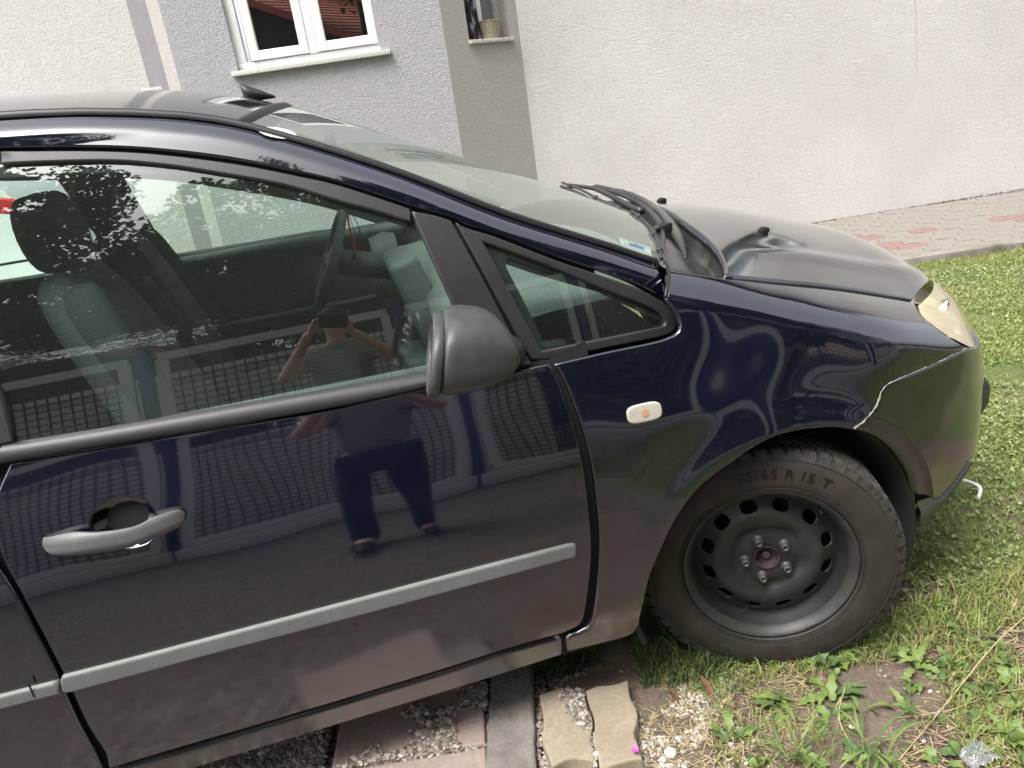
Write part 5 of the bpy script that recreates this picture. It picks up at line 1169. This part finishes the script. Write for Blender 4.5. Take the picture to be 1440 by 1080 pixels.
def blades(name, P, h, wd, mat, lean=.6):
    n = len(P); a = rng.uniform(0, 6.28, n); H = h*np.exp(rng.normal(0, .35, n)); ln = np.abs(rng.normal(0, lean, n))*H; wdt = wd*rng.uniform(.6, 1.3, n)
    d = np.stack([np.cos(a), np.sin(a), 0*a], -1); t = np.stack([-np.sin(a+rng.normal(0, .6, n)), np.cos(a), 0*a], -1)
    Z = np.array([0, 0, 1.])
    b0 = P-t*wdt[:, None]/2; b1 = P+t*wdt[:, None]/2; m_ = P+d*(ln*.35)[:, None]+Z*(H*.6)[:, None]; tp_ = P+d*ln[:, None]+Z*(H*np.clip(1-.25*(ln/H)**2, .3, 1))[:, None]
    V = np.stack([b0, b1, m_+t*wdt[:, None]*.4, m_-t*wdt[:, None]*.4, tp_], 1).reshape(-1, 3); k = np.arange(n)*5
    Q = np.concatenate([np.stack([k, k+1, k+2], -1), np.stack([k, k+2, k+3], -1), np.stack([k+3, k+2, k+4], -1)])
    return fastmesh(name, V, Q, mat)
def leaves(name, P, r_, mat, hmin=.01, hmax=.05, tilt=.5):
    n = len(P); P = P.copy(); P[:, 2] += rng.uniform(hmin, hmax, n); a = rng.uniform(0, 6.28, n); R_ = r_*rng.uniform(.6, 1.3, n)
    u = np.stack([np.cos(a), np.sin(a), rng.normal(0, tilt, n)], -1); v = np.stack([-np.sin(a), np.cos(a), rng.normal(0, tilt, n)], -1)
    ring = [(-1, 0), (-.45, .62), (.35, .68), (1, .1), (.4, -.66), (-.4, -.6)]
    V = np.stack([P+u*(R_*x)[:, None]+v*(R_*y)[:, None] for x, y in ring], 1).reshape(-1, 3); k = (np.arange(n)*6)[:, None]; Q = (k+np.arange(6)[None])
    return fastmesh(name, V, Q, mat)
# lawn right of and beyond the car
LB = [(.20, .75), (.62, .35), (.50, -.10), (1.2, -.62), (6.5, -.62), (6.5, pline(6.5)+.02), (-.3, pline(-.3)+.02), (-.3, 1.9)]
near = visible(scat(150000, None, 0, [(.10, .30), (.45, .0), (1.0, -.45), (3.0, -.2), (3.2, 2.0), (.9, 2.4), (.1, 1.0)]))
far = visible(scat(150000, None, 0, [(.9, 1.4), (2.8, .6), (6.5, .3), (6.5, pline(6.5)), (.6, pline(.6)), (-.3, pline(-.3)), (-.3, 1.9)]))
def bare(P, thr): # leaves worn patches
    v = np.sin(P[:, 0]*2.3+1.2)*np.sin(P[:, 1]*2.9+.4)+.6*np.sin(P[:, 0]*5.1+P[:, 1]*4.3)+.35*np.sin(P[:, 0]*13-P[:, 1]*9); keep = rng.uniform(0, 1, len(P)) > np.clip((v-thr)*1.5, 0, .93); return P[keep]
q_ = proj(near); near = near[(q_[:, 1] < 905-(q_[:, 0]-1130)*.33) & ~((q_[:, 0] < 1290) & (q_[:, 1] > 930))]; near, far = bare(near, .15), bare(far, .3)
lawn = tag(blades('lawn', near[::2], .017, .0030, g_m, 1.0), kind='stuff', label='mown patchy green lawn in front of and beyond the car')
tag(blades('lawn', far, .017, .0050, g_m, .9), kind='stuff', label='mown patchy green lawn reaching the paver path')
cl0 = near[::6]; cl = clump(visible(scat(60000, None, 0, [(.3, .3), (1.3, -.2), (5.5, .3), (5.5, 2.4), (1.0, 3.2), (.1, 1.2)])), 3.5, -.2, 21); cl = np.vstack([cl, cl0])
tag(leaves('clover', cl, .0062, c_m, .006, .022), kind='stuff', label='clover and plantain leaves mixed into the lawn')
# sparse growth on the soil at lower right, and the tufts between sill and tyre
sg = clump(visible(scat(9000, [(905, 900), (1100, 925), (1300, 830), (1440, 800), (1440, 1085), (900, 1085)], .0)), 9, .9, 31)
sg2 = scat(2600, [(1110, 930), (1180, 905), (1290, 850), (1440, 800), (1440, 880), (1250, 930), (1120, 960)], .0)
sg3 = scat(500, [(985, 1000), (1150, 960), (1240, 1085), (1010, 1085)], 0)
tag(blades('sparse_grass', np.vstack([sg, sg2, sg3]), .028, .0035, g_m, .9), kind='stuff', label='sparse grass on the bare soil in front of the tyre')
tf = scat(2600, [(880, 885), (915, 865), (960, 905), (1045, 930), (1000, 962), (905, 975)], 0); tf2 = scat(700, [(752, 965), (760, 930), (830, 915), (850, 935), (800, 955)], 0)
dark_g = leafmat('shaded_grass', [(0, (.030, .060, .018)), (.6, (.07, .12, .035)), (1, (.12, .16, .05))])  # darker copy of the blade colours, with the shade beside the tyre painted in
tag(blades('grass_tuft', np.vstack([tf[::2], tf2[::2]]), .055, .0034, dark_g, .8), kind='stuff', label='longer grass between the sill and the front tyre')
# thatch: dry straw bits on the soil
P = clump(visible(scat(2600, [(900, 900), (1440, 820), (1440, 1085), (900, 1085)], .004)), 8, -.5, 5); n = len(P); a = rng.uniform(0, 6.28, n); l_ = rng.uniform(.012, .05, n); dd = np.stack([np.cos(a), np.sin(a), rng.normal(0, .12, n)], -1); tt = np.stack([-np.sin(a), np.cos(a), 0*a], -1)*.0009
V = np.stack([P-tt, P+tt, P+dd*l_[:, None]+tt, P+dd*l_[:, None]-tt], 1).reshape(-1, 3)+np.array([0, 0, .004]); tag(fastmesh('straw_litter', V, np.arange(n*4).reshape(-1, 4), dry_m), kind='stuff', label='dry straw littered over the soil')

# larger weeds one can pick out
def leaf_mesh(L, Wd, curl, lobes=0, n=9):
    rows = []
    for i in range(n):
        t = i/(n-1); w_ = Wd*math.sin(math.pi*min(1, .06+t*.94)**.8)**.8*(1+(.28*math.sin(t*lobes*6.28) if lobes else 0)); x = L*t; z = curl[0]*t-curl[1]*t*t
        rows.append([(x, -w_, z+.25*w_), (x, 0, z), (x, w_, z+.25*w_)])
    A = np.array(rows); V = A.reshape(-1, 3); F = [(i*3+j, i*3+j+1, i*3+j+4, i*3+j+3) for i in range(n-1) for j in (0, 1)]
    me = bpy.data.meshes.new('leaf'); me.from_pydata([tuple(v) for v in V], [], F); me.polygons.foreach_set('use_smooth', [True]*len(F)); me.update(); return me
lm1 = leafmat('weed_leaf', [(0, (.15, .23, .06)), (1, (.26, .35, .10))], .5, .3); lm2 = leafmat('weed_leaf_dark', [(0, (.09, .16, .05)), (1, (.14, .22, .07))], .5, .3)
LM = [leaf_mesh(.062, .009, (.045, .045), 3, 14), leaf_mesh(.045, .012, (.045, .035), 2, 12), leaf_mesh(.075, .009, (.055, .07), 5, 20), leaf_mesh(.026, .011, (.035, .02), 0, 9), leaf_mesh(.12, .0022, (.11, .13))]
for me_ in LM: me_.materials.append(lm1)
LM2 = [m_.copy() for m_ in LM]
for me_ in LM2: me_.materials.clear(); me_.materials.append(lm2)
weeds = [(1168, 985, 0, 8, 1.15, 'tall dandelion leaves standing in the grass beneath the front tyre'), (1165, 940, 1, 7, 1.1, 'broad leaved weed right under the front tyre'), (1330, 935, 3, 9, .9, 'low weed with rounded leaves on the bare soil right of the tyre'), (1352, 900, 3, 8, .9, 'rounded leaf cluster at the upper edge of the bare soil'),
         (1432, 1000, 3, 12, 1.1, 'leafy weed at the right edge of the photo'), (1425, 1045, 1, 8, 1.0, 'leafy weed in the lower right corner'), (1225, 1065, 4, 16, 1.3, 'tuft of long grass blades at the bottom right of the soil'), (1275, 1010, 2, 7, .8, 'lobed weed beside the small daisy'), (1110, 1070, 4, 14, 1.2, 'arching grass tuft at the bottom, left of the daisy'),
         (1190, 930, 0, 8, .8, 'small pointed weed right of the tyre contact patch'), (1418, 940, 1, 6, .9, 'pale weed by the long dry stalk'), (1130, 905, 3, 9, .8, 'small leaf cluster against the tyre'), (1345, 1060, 3, 7, .9, 'small clump of leaves above the white scrap'), (1015, 985, 4, 8, .8, 'thin grass tuft on the pale gravel'), (960, 930, 4, 14, .9, 'dark grass tuft at the rear of the tyre')]
for px, py, k_, n_l, sc_, lab in weeds:
    p = at_z(px, py, 0); r = empty('weed', (p[0], p[1], 0), 0, lab, 'plant', 'weeds at the edge of the lawn')
    for i in range(n_l):
        lf = link('leaf', (LM if rng.uniform() < .6 else LM2)[k_], None, r); lf.rotation_euler = (rng.normal(0, .25), rng.normal(-.25, .3), i*2*math.pi/n_l+rng.normal(0, .3)); s = sc_*rng.uniform(.7, 1.2); lf.scale = (s, s, s); lf.location = (rng.normal(0, .012), rng.normal(0, .012), .002+rng.uniform(0, .015))
# more small weeds, scattered in loose groups
LMK = [('the front tyre', 1120, 920), ('the pale gravel', 985, 990), ('the daisy', 1198, 1022), ('the small dead leaf', 1160, 968), ('the long dry stalk', 1330, 990), ('the plastic scrap', 1378, 1064), ('the leafy weed at the right edge', 1432, 1000), ('the rounded leaf cluster', 1340, 915), ('the arching grass tuft', 1110, 1070), ('the bare soil patch', 1270, 950)]
used_ = set()
for q_ in range(60):
    px, py = rng.uniform(1030, 1440), rng.uniform(905, 1080)
    if py < 950-(px-1030)*.30: continue
    k_ = int(rng.choice([0, 1, 2, 3, 3, 1])); p = at_z(px, py, 0); n_l = int(rng.integers(5, 10))
    nm_l, lx_, ly_ = min(LMK, key=lambda t_: math.hypot(t_[1]-px, t_[2]-py)); dx_, dy_ = px-lx_, py-ly_
    if math.hypot(dx_, dy_) < 18: continue
    dr_ = ('right of' if dx_ > 0 else 'left of') if abs(dx_) > abs(dy_) else ('just below' if dy_ > 0 else 'just above')
    lab_ = 'small weed with '+('few ' if n_l < 7 else 'many ')+['narrow toothed', 'oval', 'lobed', 'round'][k_]+' leaves, '+dr_+' '+nm_l
    if (dr_, nm_l) in used_: continue
    used_.add((dr_, nm_l)); r = empty('weed', (p[0], p[1], 0), 0, lab_, 'plant', 'small weeds sprouting before the tyre')
    for i in range(n_l):
        lf = link('leaf', (LM if rng.uniform() < .6 else LM2)[k_], None, r); lf.rotation_euler = (rng.normal(0, .25), rng.normal(-.15, .3), i*2*math.pi/n_l+rng.normal(0, .4)); s = rng.uniform(.55, 1.05); lf.scale = (s, s, s); lf.location = (rng.normal(0, .014), rng.normal(0, .014), .002+rng.uniform(0, .012))
# crumbs of earth
cr_ = visible(scat(9000, [(900, 900), (1440, 800), (1440, 1085), (900, 1085)], .0)); o = stones('soil_crumbs', cr_, .0036, simple('soil_crumb', (.17, .12, .088), .95, var=.5, scale=70)); tag(o, kind='stuff', label='crumbs of brown earth in front of the tyre')
# dead leaves, stalks, daisy, pink flower, scrap, cord
dl = simple('dead_leaf', (.26, .14, .075), .8, var=.35, scale=40)
for px, py, l_, rz, lab in ((1002, 985, .075, 1.75, 'curled brown dead leaf standing on the pale gravel'), (955, 990, .05, 2.2, 'flat brown dead leaf beside the wavy pavers'), (1160, 968, .035, .6, 'small brown dead leaf among the weeds')):
    p = at_z(px, py, .01); me = leaf_mesh(l_, l_*.16, (.05, .03)); me.materials.append(dl); o = link('dead_leaf', me); o.location = tuple(p); o.rotation_euler = (.5, -.15, rz); tag(o, lab, 'leaf')
def stalk(pts, r_, lab, mat=dry_m, name='dry_stalk', cat='stalk'): return tag(tube(name, cr([at_z(x, y, z) for x, y, z in pts], 8), r_, mat, None, 6), lab, cat)
stalk([(1265, 1068, .01), (1330, 990, .03), (1400, 905, .05), (1450, 860, .06)], .0016, 'long straight dry stalk leaning up to the right across the bare soil')
stalk([(1255, 1010, .012), (1330, 1000, .02), (1400, 975, .02), (1445, 968, .02)], .0011, 'thin brown twig lying across the soil at right')
stalk([(1205, 1060, .01), (1180, 1010, .05), (1190, 960, .03)], .0015, 'bent pale straw by the daisy')
stalk([(1043, 1080, .005), (1045, 1050, .02), (1036, 1030, .01)], .0014, 'short dry straw on the pale gravel')
dz = empty('daisy', tuple(at_z(1198, 1022, .035)), 0, 'tiny white daisy with a yellow centre among the weeds', 'flower')
pet = leaf_mesh(.0075, .0012, (.001, .001)); pet.materials.append(simple('petal_white', (.85, .85, .82), .6))
for i in range(14): q = link('petal', pet, None, dz); q.rotation_euler = (0, -.1, i*2*math.pi/14)
blob('disc', [((0, 0, z), r_, r_, (1, 0, 0), (0, 1, 0), 2) for z, r_ in ((-.001, .002), (.001, .0032), (.002, .0022))], simple('yolk', (.75, .5, .03), .7), dz, 1, 12); tube('stem', [(0, 0, 0), (.002, 0, -.035)], .0008, lm1, dz, 6)
pk = empty('pink_flower', tuple(at_z(893, 1056, .06)), 0, 'small pink flower at the corner of the bare wavy paver', 'flower')
pet2 = leaf_mesh(.012, .004, (.004, .004)); pet2.materials.append(simple('petal_pink', (.70, .10, .45), .6))
for i in range(6): q = link('petal', pet2, None, pk); q.rotation_euler = (0, -.5, i*2*math.pi/6)
tube('stem', [(0, 0, 0), (.006, -.004, -.06)], .0009, lm1, pk, 6)
# crumpled plastic scrap
pl_ = Mt('clear_plastic'); pl_.set(Base_Color=(.55, .57, .60), Roughness=.10, Transmission_Weight=.7)
c_ = at_z(1378, 1064, .012); n = 15; rows = []
for i in range(n): rows.append([c_+np.array([(i/(n-1)-.5)*.075, (j/(n-1)-.5)*.05, rng.uniform(0, .022)*(1-abs(2*i/(n-1)-1)**2)]) for j in range(n)])
tag(strip('plastic_scrap', rows, pl_.m, None, False, False), 'crumpled clear plastic scrap on the soil at lower right', 'litter')
rp_ = simple('white_rope', (.72, .72, .70), .7, var=.1, scale=200)
tag(tube('cord', cr([at_z(1335, 672, .10), at_z(1352, 675, .07), at_z(1368, 680, .03), at_z(1378, 686, .02), at_z(1377, 697, .012), at_z(1374, 703, .006)], 6), .0065, rp_, None, 8), 'short white cord hanging from the bumper onto the lawn', 'cord')
# ================================================================== BEHIND THE VIEWER: what the paint and the glass reflect
conc = simple('fence_concrete', (.50, .49, .47), .9, var=.15, scale=12); bl_ = simple('blue_steel', (.015, .03, .12), .4); gs_ = simple('dark_wire', (.05, .052, .06), .5); fg = simple('grey_frame', (.62, .64, .65), .5)
FY = -4.1
for k_ in range(6):
    x0 = -6.6+k_*2.15
    fn = empty('mesh_fence_bay', (x0, FY, 0), 0, ['leftmost', 'second', 'third', 'fourth', 'fifth', 'rightmost'][k_]+' bay of the grey framed wire mesh fence behind the photographer', 'fence', 'bays of the wire mesh fence')
    boxes('concrete_base', [((1.05, 0, .13), (2.12, .14, .26))], conc, fn, .01)
    boxes('post', [((-.02, 0, 1.1), (.09, .09, 2.2))], bl_, fn, .004)
    boxes('frame', [((1.05, 0, .34), (1.95, .05, .09)), ((1.05, 0, 2.05), (1.95, .05, .09)), ((.10, 0, 1.2), (.09, .05, 1.63)), ((2.0, 0, 1.2), (.09, .05, 1.63))], fg, fn)
    boxes('mesh_wires', [((.2+.075*i, 0, 1.2), (.013, .013, 1.62)) for i in range(24)]+[((1.05, .006, .42+.075*i), (1.84, .013, .013)) for i in range(22)], gs_, fn)
br_m = simple('twig_bark', (.16, .09, .06), .8)
tw = empty('dry_branches', (-2, FY+.1, 0), 0, 'bare reddish branches lying along the top of the mesh fence', 'branch')
for k_ in range(14):
    x = rng.uniform(-4, 1.5)+2; tube('twig', cr([(x, 0, 2.12), (x+rng.uniform(.1, .3), rng.normal(0, .05), 2.14+rng.uniform(0, .15)), (x+rng.uniform(.4, .8), rng.normal(0, .1), 2.10+rng.uniform(0, .4))], 5), np.linspace(.010, .003, 11), br_m, tw, 5)
gw = simple('pale_render', (.78, .76, .70), .9, var=.12, scale=3); boxes('added_backdrop_wall', [((-2.9, -4.95, .95), (7.0, .2, 1.9)), ((-2.9, -4.95, 1.93), (7.1, .3, .07))], gw); tag(bpy.data.objects['added_backdrop_wall'], 'pale rendered wall added out of view behind the wire mesh fence to brighten its reflection', 'wall')  # unseen wall added as a bright backing for the mesh in the paint reflections
# trees with real leaves
tl = leafmat('tree_leaves', [(0, (.045, .085, .025)), (.5, (.09, .15, .045)), (1, (.17, .24, .08))], .45, .2); bark = simple('bark', (.09, .065, .05), .9, var=.3, scale=8, bump=.01, bs=12)
def crown_cloud(n, seed, rx, ry, rz, k=90):
    r = np.random.default_rng(seed); C = r.normal(0, .50, (k, 3)); C /= np.maximum(1, np.linalg.norm(C, axis=1))[:, None]; rad = r.uniform(.12, .32, k)
    idx = r.integers(0, k, n); d = r.normal(0, 1, (n, 3)); d /= np.linalg.norm(d, axis=1)[:, None]; P = C[idx]+d*(rad[idx]*r.uniform(.35, 1, n)**.5)[:, None]
    return P*np.array([rx, ry, rz]), C*np.array([rx, ry, rz])
def tree(x, y, h, rx, rz, seed, lab, n=38000, trunk=.16):
    root = empty('tree', (x, y, 0), 0, lab, 'tree', 'trees behind the photographer')
    P, C = crown_cloud(n, seed, rx, rx*.8, rz); base = np.array([0, 0, h-rz])
    o = leaves('crown', P+base, .052, tl, 0, .01, .8); o.parent = root
    tube('trunk', cr([(0, 0, -.1), (.08, .03, (h-rz)*.5), (0, 0, h-rz*.9)], 5), np.linspace(trunk, trunk*.5, 11), bark, root, 10)
    for c in C[:9]: tube('limb', cr([(0, 0, h-rz*1.25), c*.4+base, c*.85+base], 4), np.linspace(trunk*.4, .02, 9), bark, root, 6)
    return root
tree(-1.0, -7.6, 11.0, 2.7, 4.5, 1, 'broad dark tree left of centre behind the mesh fence')
tree(2.6, -7.4, 10.5, 2.8, 4.4, 2, 'full leafed tree right of centre behind the mesh fence')
tree(-5.9, -7.9, 12.2, 3.3, 3.7, 3, 'high crowned tree at left behind the mesh fence', 38000)
tree(6.6, -7.0, 9.5, 2.7, 3.9, 4, 'leafy tree at right behind the mesh fence', 40000)
tree(-9.5, -19.5, 11.5, 4.2, 4.6, 5, 'large tree standing behind the red roofed shed', 16000, .3)
tree(-4.2, -18.5, 10.5, 3.8, 4.4, 6, 'large tree right of the red roofed shed', 16000, .3)
tree(-3.4, -10.5, 10.5, 2.6, 2.6, 7, 'tree with a high crown in the second row behind the fence', 30000)
tree(.6, -10.8, 11.5, 3.2, 4.6, 8, 'tall tree in the gap between the two nearest trees', 40000)
tree(4.8, -10.8, 11, 3.0, 4.6, 9, 'tall tree in the second row at right behind the fence', 30000)
# hedge of shrubs along the fence
for k_, x in ((3, 1.8), (4, 3.8)):
    P, C = crown_cloud(5200, 40+k_, 1.0, .6, .75, 12); r_ = empty('shrub', (x, -5.35, 0), 0, ['leftmost shrub', 'second shrub from the left', 'middle shrub', 'inner shrub', 'rightmost shrub'][k_]+' growing behind the mesh fence', 'shrub', 'shrubs behind the fence')
    o = leaves('foliage', P+np.array([0, 0, .95]), .045, tl, 0, .01, .8); o.parent = r_; tube('stem', [(0, 0, 0), (0, 0, .8)], .03, bark, r_, 6)
# tall weeds on the verge right of the photographer
vg = scat(16000, None, 0, [(.45, -3.9), (6, -3.9), (6, -.3), (1.5, -.5), (1.2, -1.0), (.3, -1.35)]); tag(blades('verge_grass', vg, .16, .006, g_m, .6), kind='stuff', label='long grass on the verge right of the photographer')
# dark gabled shed with a red tiled roof, mirrored in the bay window
sh = empty('red_roofed_shed', (-7.0, -12.0, 0), R(25), 'dark timber shed with a red tiled gable roof, mirrored in the bay window', 'shed')
dk = simple('dark_timber', (.022, .020, .024), .7, var=.3, scale=10); tile = simple('red_tile', (.30, .055, .035), .7, var=.35, scale=9)
W2, EH, RH2, DP2 = 3.6, 3.65, 5.2, 5.0
mesh('wall', [(-W2, 0, 0), (W2, 0, 0), (W2, 0, EH), (0, 0, RH2), (-W2, 0, EH), (-W2, -DP2, 0), (W2, -DP2, 0), (W2, -DP2, EH), (0, -DP2, RH2), (-W2, -DP2, EH)], [(0, 1, 2, 3, 4), (1, 6, 7, 2), (5, 0, 4, 9), (6, 5, 9, 8, 7)], dk, sh, False)
sl_a = math.atan2(RH2-EH, W2); Ls = math.hypot(W2, RH2-EH)+.5
for s_ in (1, -1):
    rf = []
    for i in range(13):
        for j in range(20):
            d_ = (i+.5)*Ls/13; rf.append(((s_*math.cos(sl_a)*d_, .4-(j+.5)*(DP2+.8)/20, RH2+.06-math.sin(sl_a)*d_), (Ls/13*1.12, (DP2+.8)/20*.94, .045), 0, s_*(sl_a-.06), 0))
    boxes('tile_field', rf, tile, sh)['kind'] = 'stuff'
    boxes('barge_board', [((s_*math.cos(sl_a)*Ls/2, .42, RH2+.02-math.sin(sl_a)*Ls/2), (Ls, .04, .18), 0, s_*sl_a, 0)], simple('barge_red', (.33, .06, .045), .6), sh)
# pale house further right
hs_ = empty('yellow_house', (4.5, -15, 0), 0, 'pale yellow house with a brown roof beyond the trees, behind the photographer', 'house')
boxes('wall', [((0, 0, 2.2), (7, 5, 4.4))], simple('yellow_render', (.55, .42, .22), .9, var=.05), hs_)
mesh('roof', [(-4, 3, 4.4), (4, 3, 4.4), (4, 0, 6.6), (-4, 0, 6.6), (-4, -3, 4.4), (4, -3, 4.4)], [(0, 1, 2, 3), (3, 2, 5, 4), (0, 3, 4), (1, 5, 2)], simple('brown_tile', (.16, .07, .05), .8), hs_, False)
for x in (-2.2, 0, 2.2): boxes('window', [((x, 2.51, 1.6), (1.0, .04, 1.2))], M['gap'], hs_)

# ================================================================== the photographer, mirrored in the door glass
skin = simple('skin', (.62, .38, .28), .55); shirt = Mt('striped_shirt'); shirt.set(Roughness=.9); shirt.col(shirt.ramp(shirt.math('FRACT', shirt.math('MULTIPLY', shirt.xyz(2), 45)), [(.45, (.38, .36, .34)), (.55, (.14, .13, .14))])); jeans = simple('blue_jeans', (.007, .010, .026), .9, var=.25, scale=80); hair = simple('dark_hair', (.03, .02, .015), .6)
ph_c = CP-CF*.012
pn = empty('person', (float(CP[0]), float(CP[1])-.42, 0), 0, 'person in a striped shirt and blue jeans holding up a phone to take the picture', 'person')
def skin_body(name, verts, edges, radii, root, mat, sub=2):
    me = bpy.data.meshes.new(name); me.from_pydata([tuple(map(float, v)) for v in verts], edges, []); me.materials.append(mat)
    o = bpy.data.objects.new(name, me); COL.objects.link(o); o.parent = pn; o.matrix_parent_inverse = Matrix.Translation(-Vector(pn.location)); 
    sk = o.modifiers.new('skin', 'SKIN'); sk.use_smooth_shade = True
    for i, r_ in enumerate(radii):
        rr = r_ if isinstance(r_, tuple) else (r_, r_); o.data.skin_vertices[0].data[i].radius = rr; o.data.skin_vertices[0].data[i].use_root = (i == root)
    m_ = o.modifiers.new('s', 'SUBSURF'); m_.levels = sub; m_.render_levels = sub; return o
bx0, by0 = float(CP[0]), float(CP[1])-.40
HL_ = ph_c-CR*.078-CU*.012-CF*.006; HR_ = ph_c+CR*.078-CU*.012-CF*.006
J = dict(pel=(bx0, by0-.06, .93), wst=(bx0, by0-.05, 1.06), chs=(bx0, by0-.05, 1.24), nk0=(bx0, by0-.05, 1.38), nk1=(bx0, by0-.02, 1.44), hd=(bx0, by0+.0, 1.53), ht=(bx0, by0-.01, 1.62),
         sl=(bx0-.17, by0-.05, 1.34), el=(bx0-.31, by0+.12, 1.20), wl=tuple(HL_-CR*.03-CF*.05-CU*.05), sr=(bx0+.17, by0-.05, 1.34), er=(bx0+.31, by0+.12, 1.20), wr=tuple(HR_+CR*.03-CF*.05-CU*.05),
         hl=(bx0-.10, by0-.06, .88), kl=(bx0-.13, by0-.02, .48), al=(bx0-.14, by0-.06, .09), tl=(bx0-.16, by0+.10, .035), hr=(bx0+.10, by0-.06, .88), kr=(bx0+.13, by0-.02, .48), ar=(bx0+.14, by0-.06, .09), tr=(bx0+.16, by0+.10, .035))
nm_ = list(J); id_ = {k: i for i, k in enumerate(nm_)}
ed_ = [('pel', 'wst'), ('wst', 'chs'), ('chs', 'nk0'), ('nk0', 'nk1'), ('nk1', 'hd'), ('hd', 'ht'), ('chs', 'sl'), ('sl', 'el'), ('el', 'wl'), ('chs', 'sr'), ('sr', 'er'), ('er', 'wr'), ('pel', 'hl'), ('hl', 'kl'), ('kl', 'al'), ('al', 'tl'), ('pel', 'hr'), ('hr', 'kr'), ('kr', 'ar'), ('ar', 'tr')]
rad_ = dict(pel=(.15, .10), wst=(.125, .09), chs=(.15, .10), nk0=(.07, .06), nk1=(.052, .05), hd=(.075, .088), ht=(.055, .06), sl=.06, el=.040, wl=.026, sr=.06, er=.040, wr=.026, hl=.085, kl=.058, al=.042, tl=.035, hr=.085, kr=.058, ar=.042, tr=.035)
body = skin_body('body', [J[k] for k in nm_], [(id_[a], id_[b]) for a, b in ed_], [rad_[k] for k in nm_], 0, skin)
# clothes follow the same skeleton, a little larger
sk2 = ['pel', 'wst', 'chs', 'nk0', 'sl', 'sr']; ml_ = tuple(np.array(J['sl'])*.45+np.array(J['el'])*.55); mr_ = tuple(np.array(J['sr'])*.45+np.array(J['er'])*.55)
skin_body('shirt', [(bx0, by0-.06, .89)]+[J[k] for k in sk2[1:]]+[ml_, mr_], [(0, 1), (1, 2), (2, 3), (2, 4), (4, 6), (2, 5), (5, 7)], [(.176, .130), (.150, .115), (.175, .125), (.098, .088), .088, .088, .072, .072], 0, shirt.m)
sk3 = ['pel', 'hl', 'kl', 'hr', 'kr']; lk = lambda a: tuple(np.array(J[a])*[1, 1, 0]+np.array([0, 0, .03]))
skin_body('trousers', [J[k] for k in sk3]+[lk('al'), lk('ar')], [(0, 1), (1, 2), (2, 5), (0, 3), (3, 4), (4, 6)], [(.158, .110), .098, .070, .098, .070, .060, .060], 0, jeans)
def ellip(name, c, a, b, d, mat, parent=None, sub=1, n=16):
    rows_ = [(np.array(c)+np.array([0, 0, d*math.sin(t_)]), max(a*math.cos(t_), .001), max(b*math.cos(t_), .001), (1, 0, 0), (0, 1, 0), 2) for t_ in np.linspace(-1.5, 1.5, 9)]
    o = blob(name, rows_, mat, parent, sub, n); o.matrix_parent_inverse = Matrix.Translation(-Vector(pn.location)) if parent == pn else Matrix(); return o
ellip('hair', (bx0, by0-.03, 1.575), .088, .105, .095, hair, pn)
for s_ in (-1, 1): ellip('ear', (bx0+s_*.078, by0-.0, 1.53), .010, .02, .03, skin, pn)
for s_ in (-1, 1): ellip('eye', (bx0+s_*.030, by0+.082, 1.545), .012, .008, .008, M['gap'], pn)
ellip('nose', (bx0, by0+.095, 1.515), .014, .018, .024, skin, pn); ellip('mouth', (bx0, by0+.088, 1.478), .024, .008, .006, simple('lips', (.45, .16, .14), .5), pn)
for s_ in (-1, 1): ellip('shoe', (bx0+s_*.155, by0+.03, .045), .048, .135, .045, simple('shoe', (.02, .02, .02), .6), pn)
# hands: palm and five separate bent fingers gripping the ends of the phone
for s_, Hc, wr_ in ((-1, HL_, J['wl']), (1, HR_, J['wr'])):
    X_ = CR*s_; pc = Hc+X_*.018-CU*.030-CF*.022
    vs_ = [wr_, tuple(pc)]; es_ = [(0, 1)]; rs_2 = [.024, (.030, .018)]
    for f_, (du_, ln_) in enumerate(((.030, .92), (.012, 1.0), (-.006, .95), (-.022, .78))):
        b0_ = pc+CU*du_*.8-CF*.004; k1_ = b0_+(-X_*.004+CU*.020-CF*.012)*ln_; k2_ = k1_+(-X_*.022+CU*.012-CF*.004)*ln_; k3_ = k2_+(-X_*.018-CU*.001+CF*.002)*ln_
        i = len(vs_); vs_ += [tuple(b0_), tuple(k1_), tuple(k2_), tuple(k3_)]; es_ += [(1, i), (i, i+1), (i+1, i+2), (i+2, i+3)]; rs_2 += [.011, .0095, .0085, .007]
    i = len(vs_); t0_ = pc-CU*.018; vs_ += [tuple(t0_-X_*.012-CF*.010), tuple(t0_-X_*.034-CF*.004), tuple(t0_-X_*.050+CU*.004-CF*.002)]; es_ += [(1, i), (i, i+1), (i+1, i+2)]; rs_2 += [.013, .011, .009]
    skin_body('hand', vs_, es_, rs_2, 1, skin, 1)
ph = boxes('phone', [((0, 0, 0), (.147, .072, .008))], simple('phone_black', (.01, .01, .011), .15), None, .004, 3)
ph.matrix_world = Matrix(((CR[0], CU[0], -CF[0], float(ph_c[0])), (CR[1], CU[1], -CF[1], float(ph_c[1])), (CR[2], CU[2], -CF[2], float(ph_c[2])), (0, 0, 0, 1))); tag(ph, 'black phone held sideways in both hands of the photographer', 'phone')
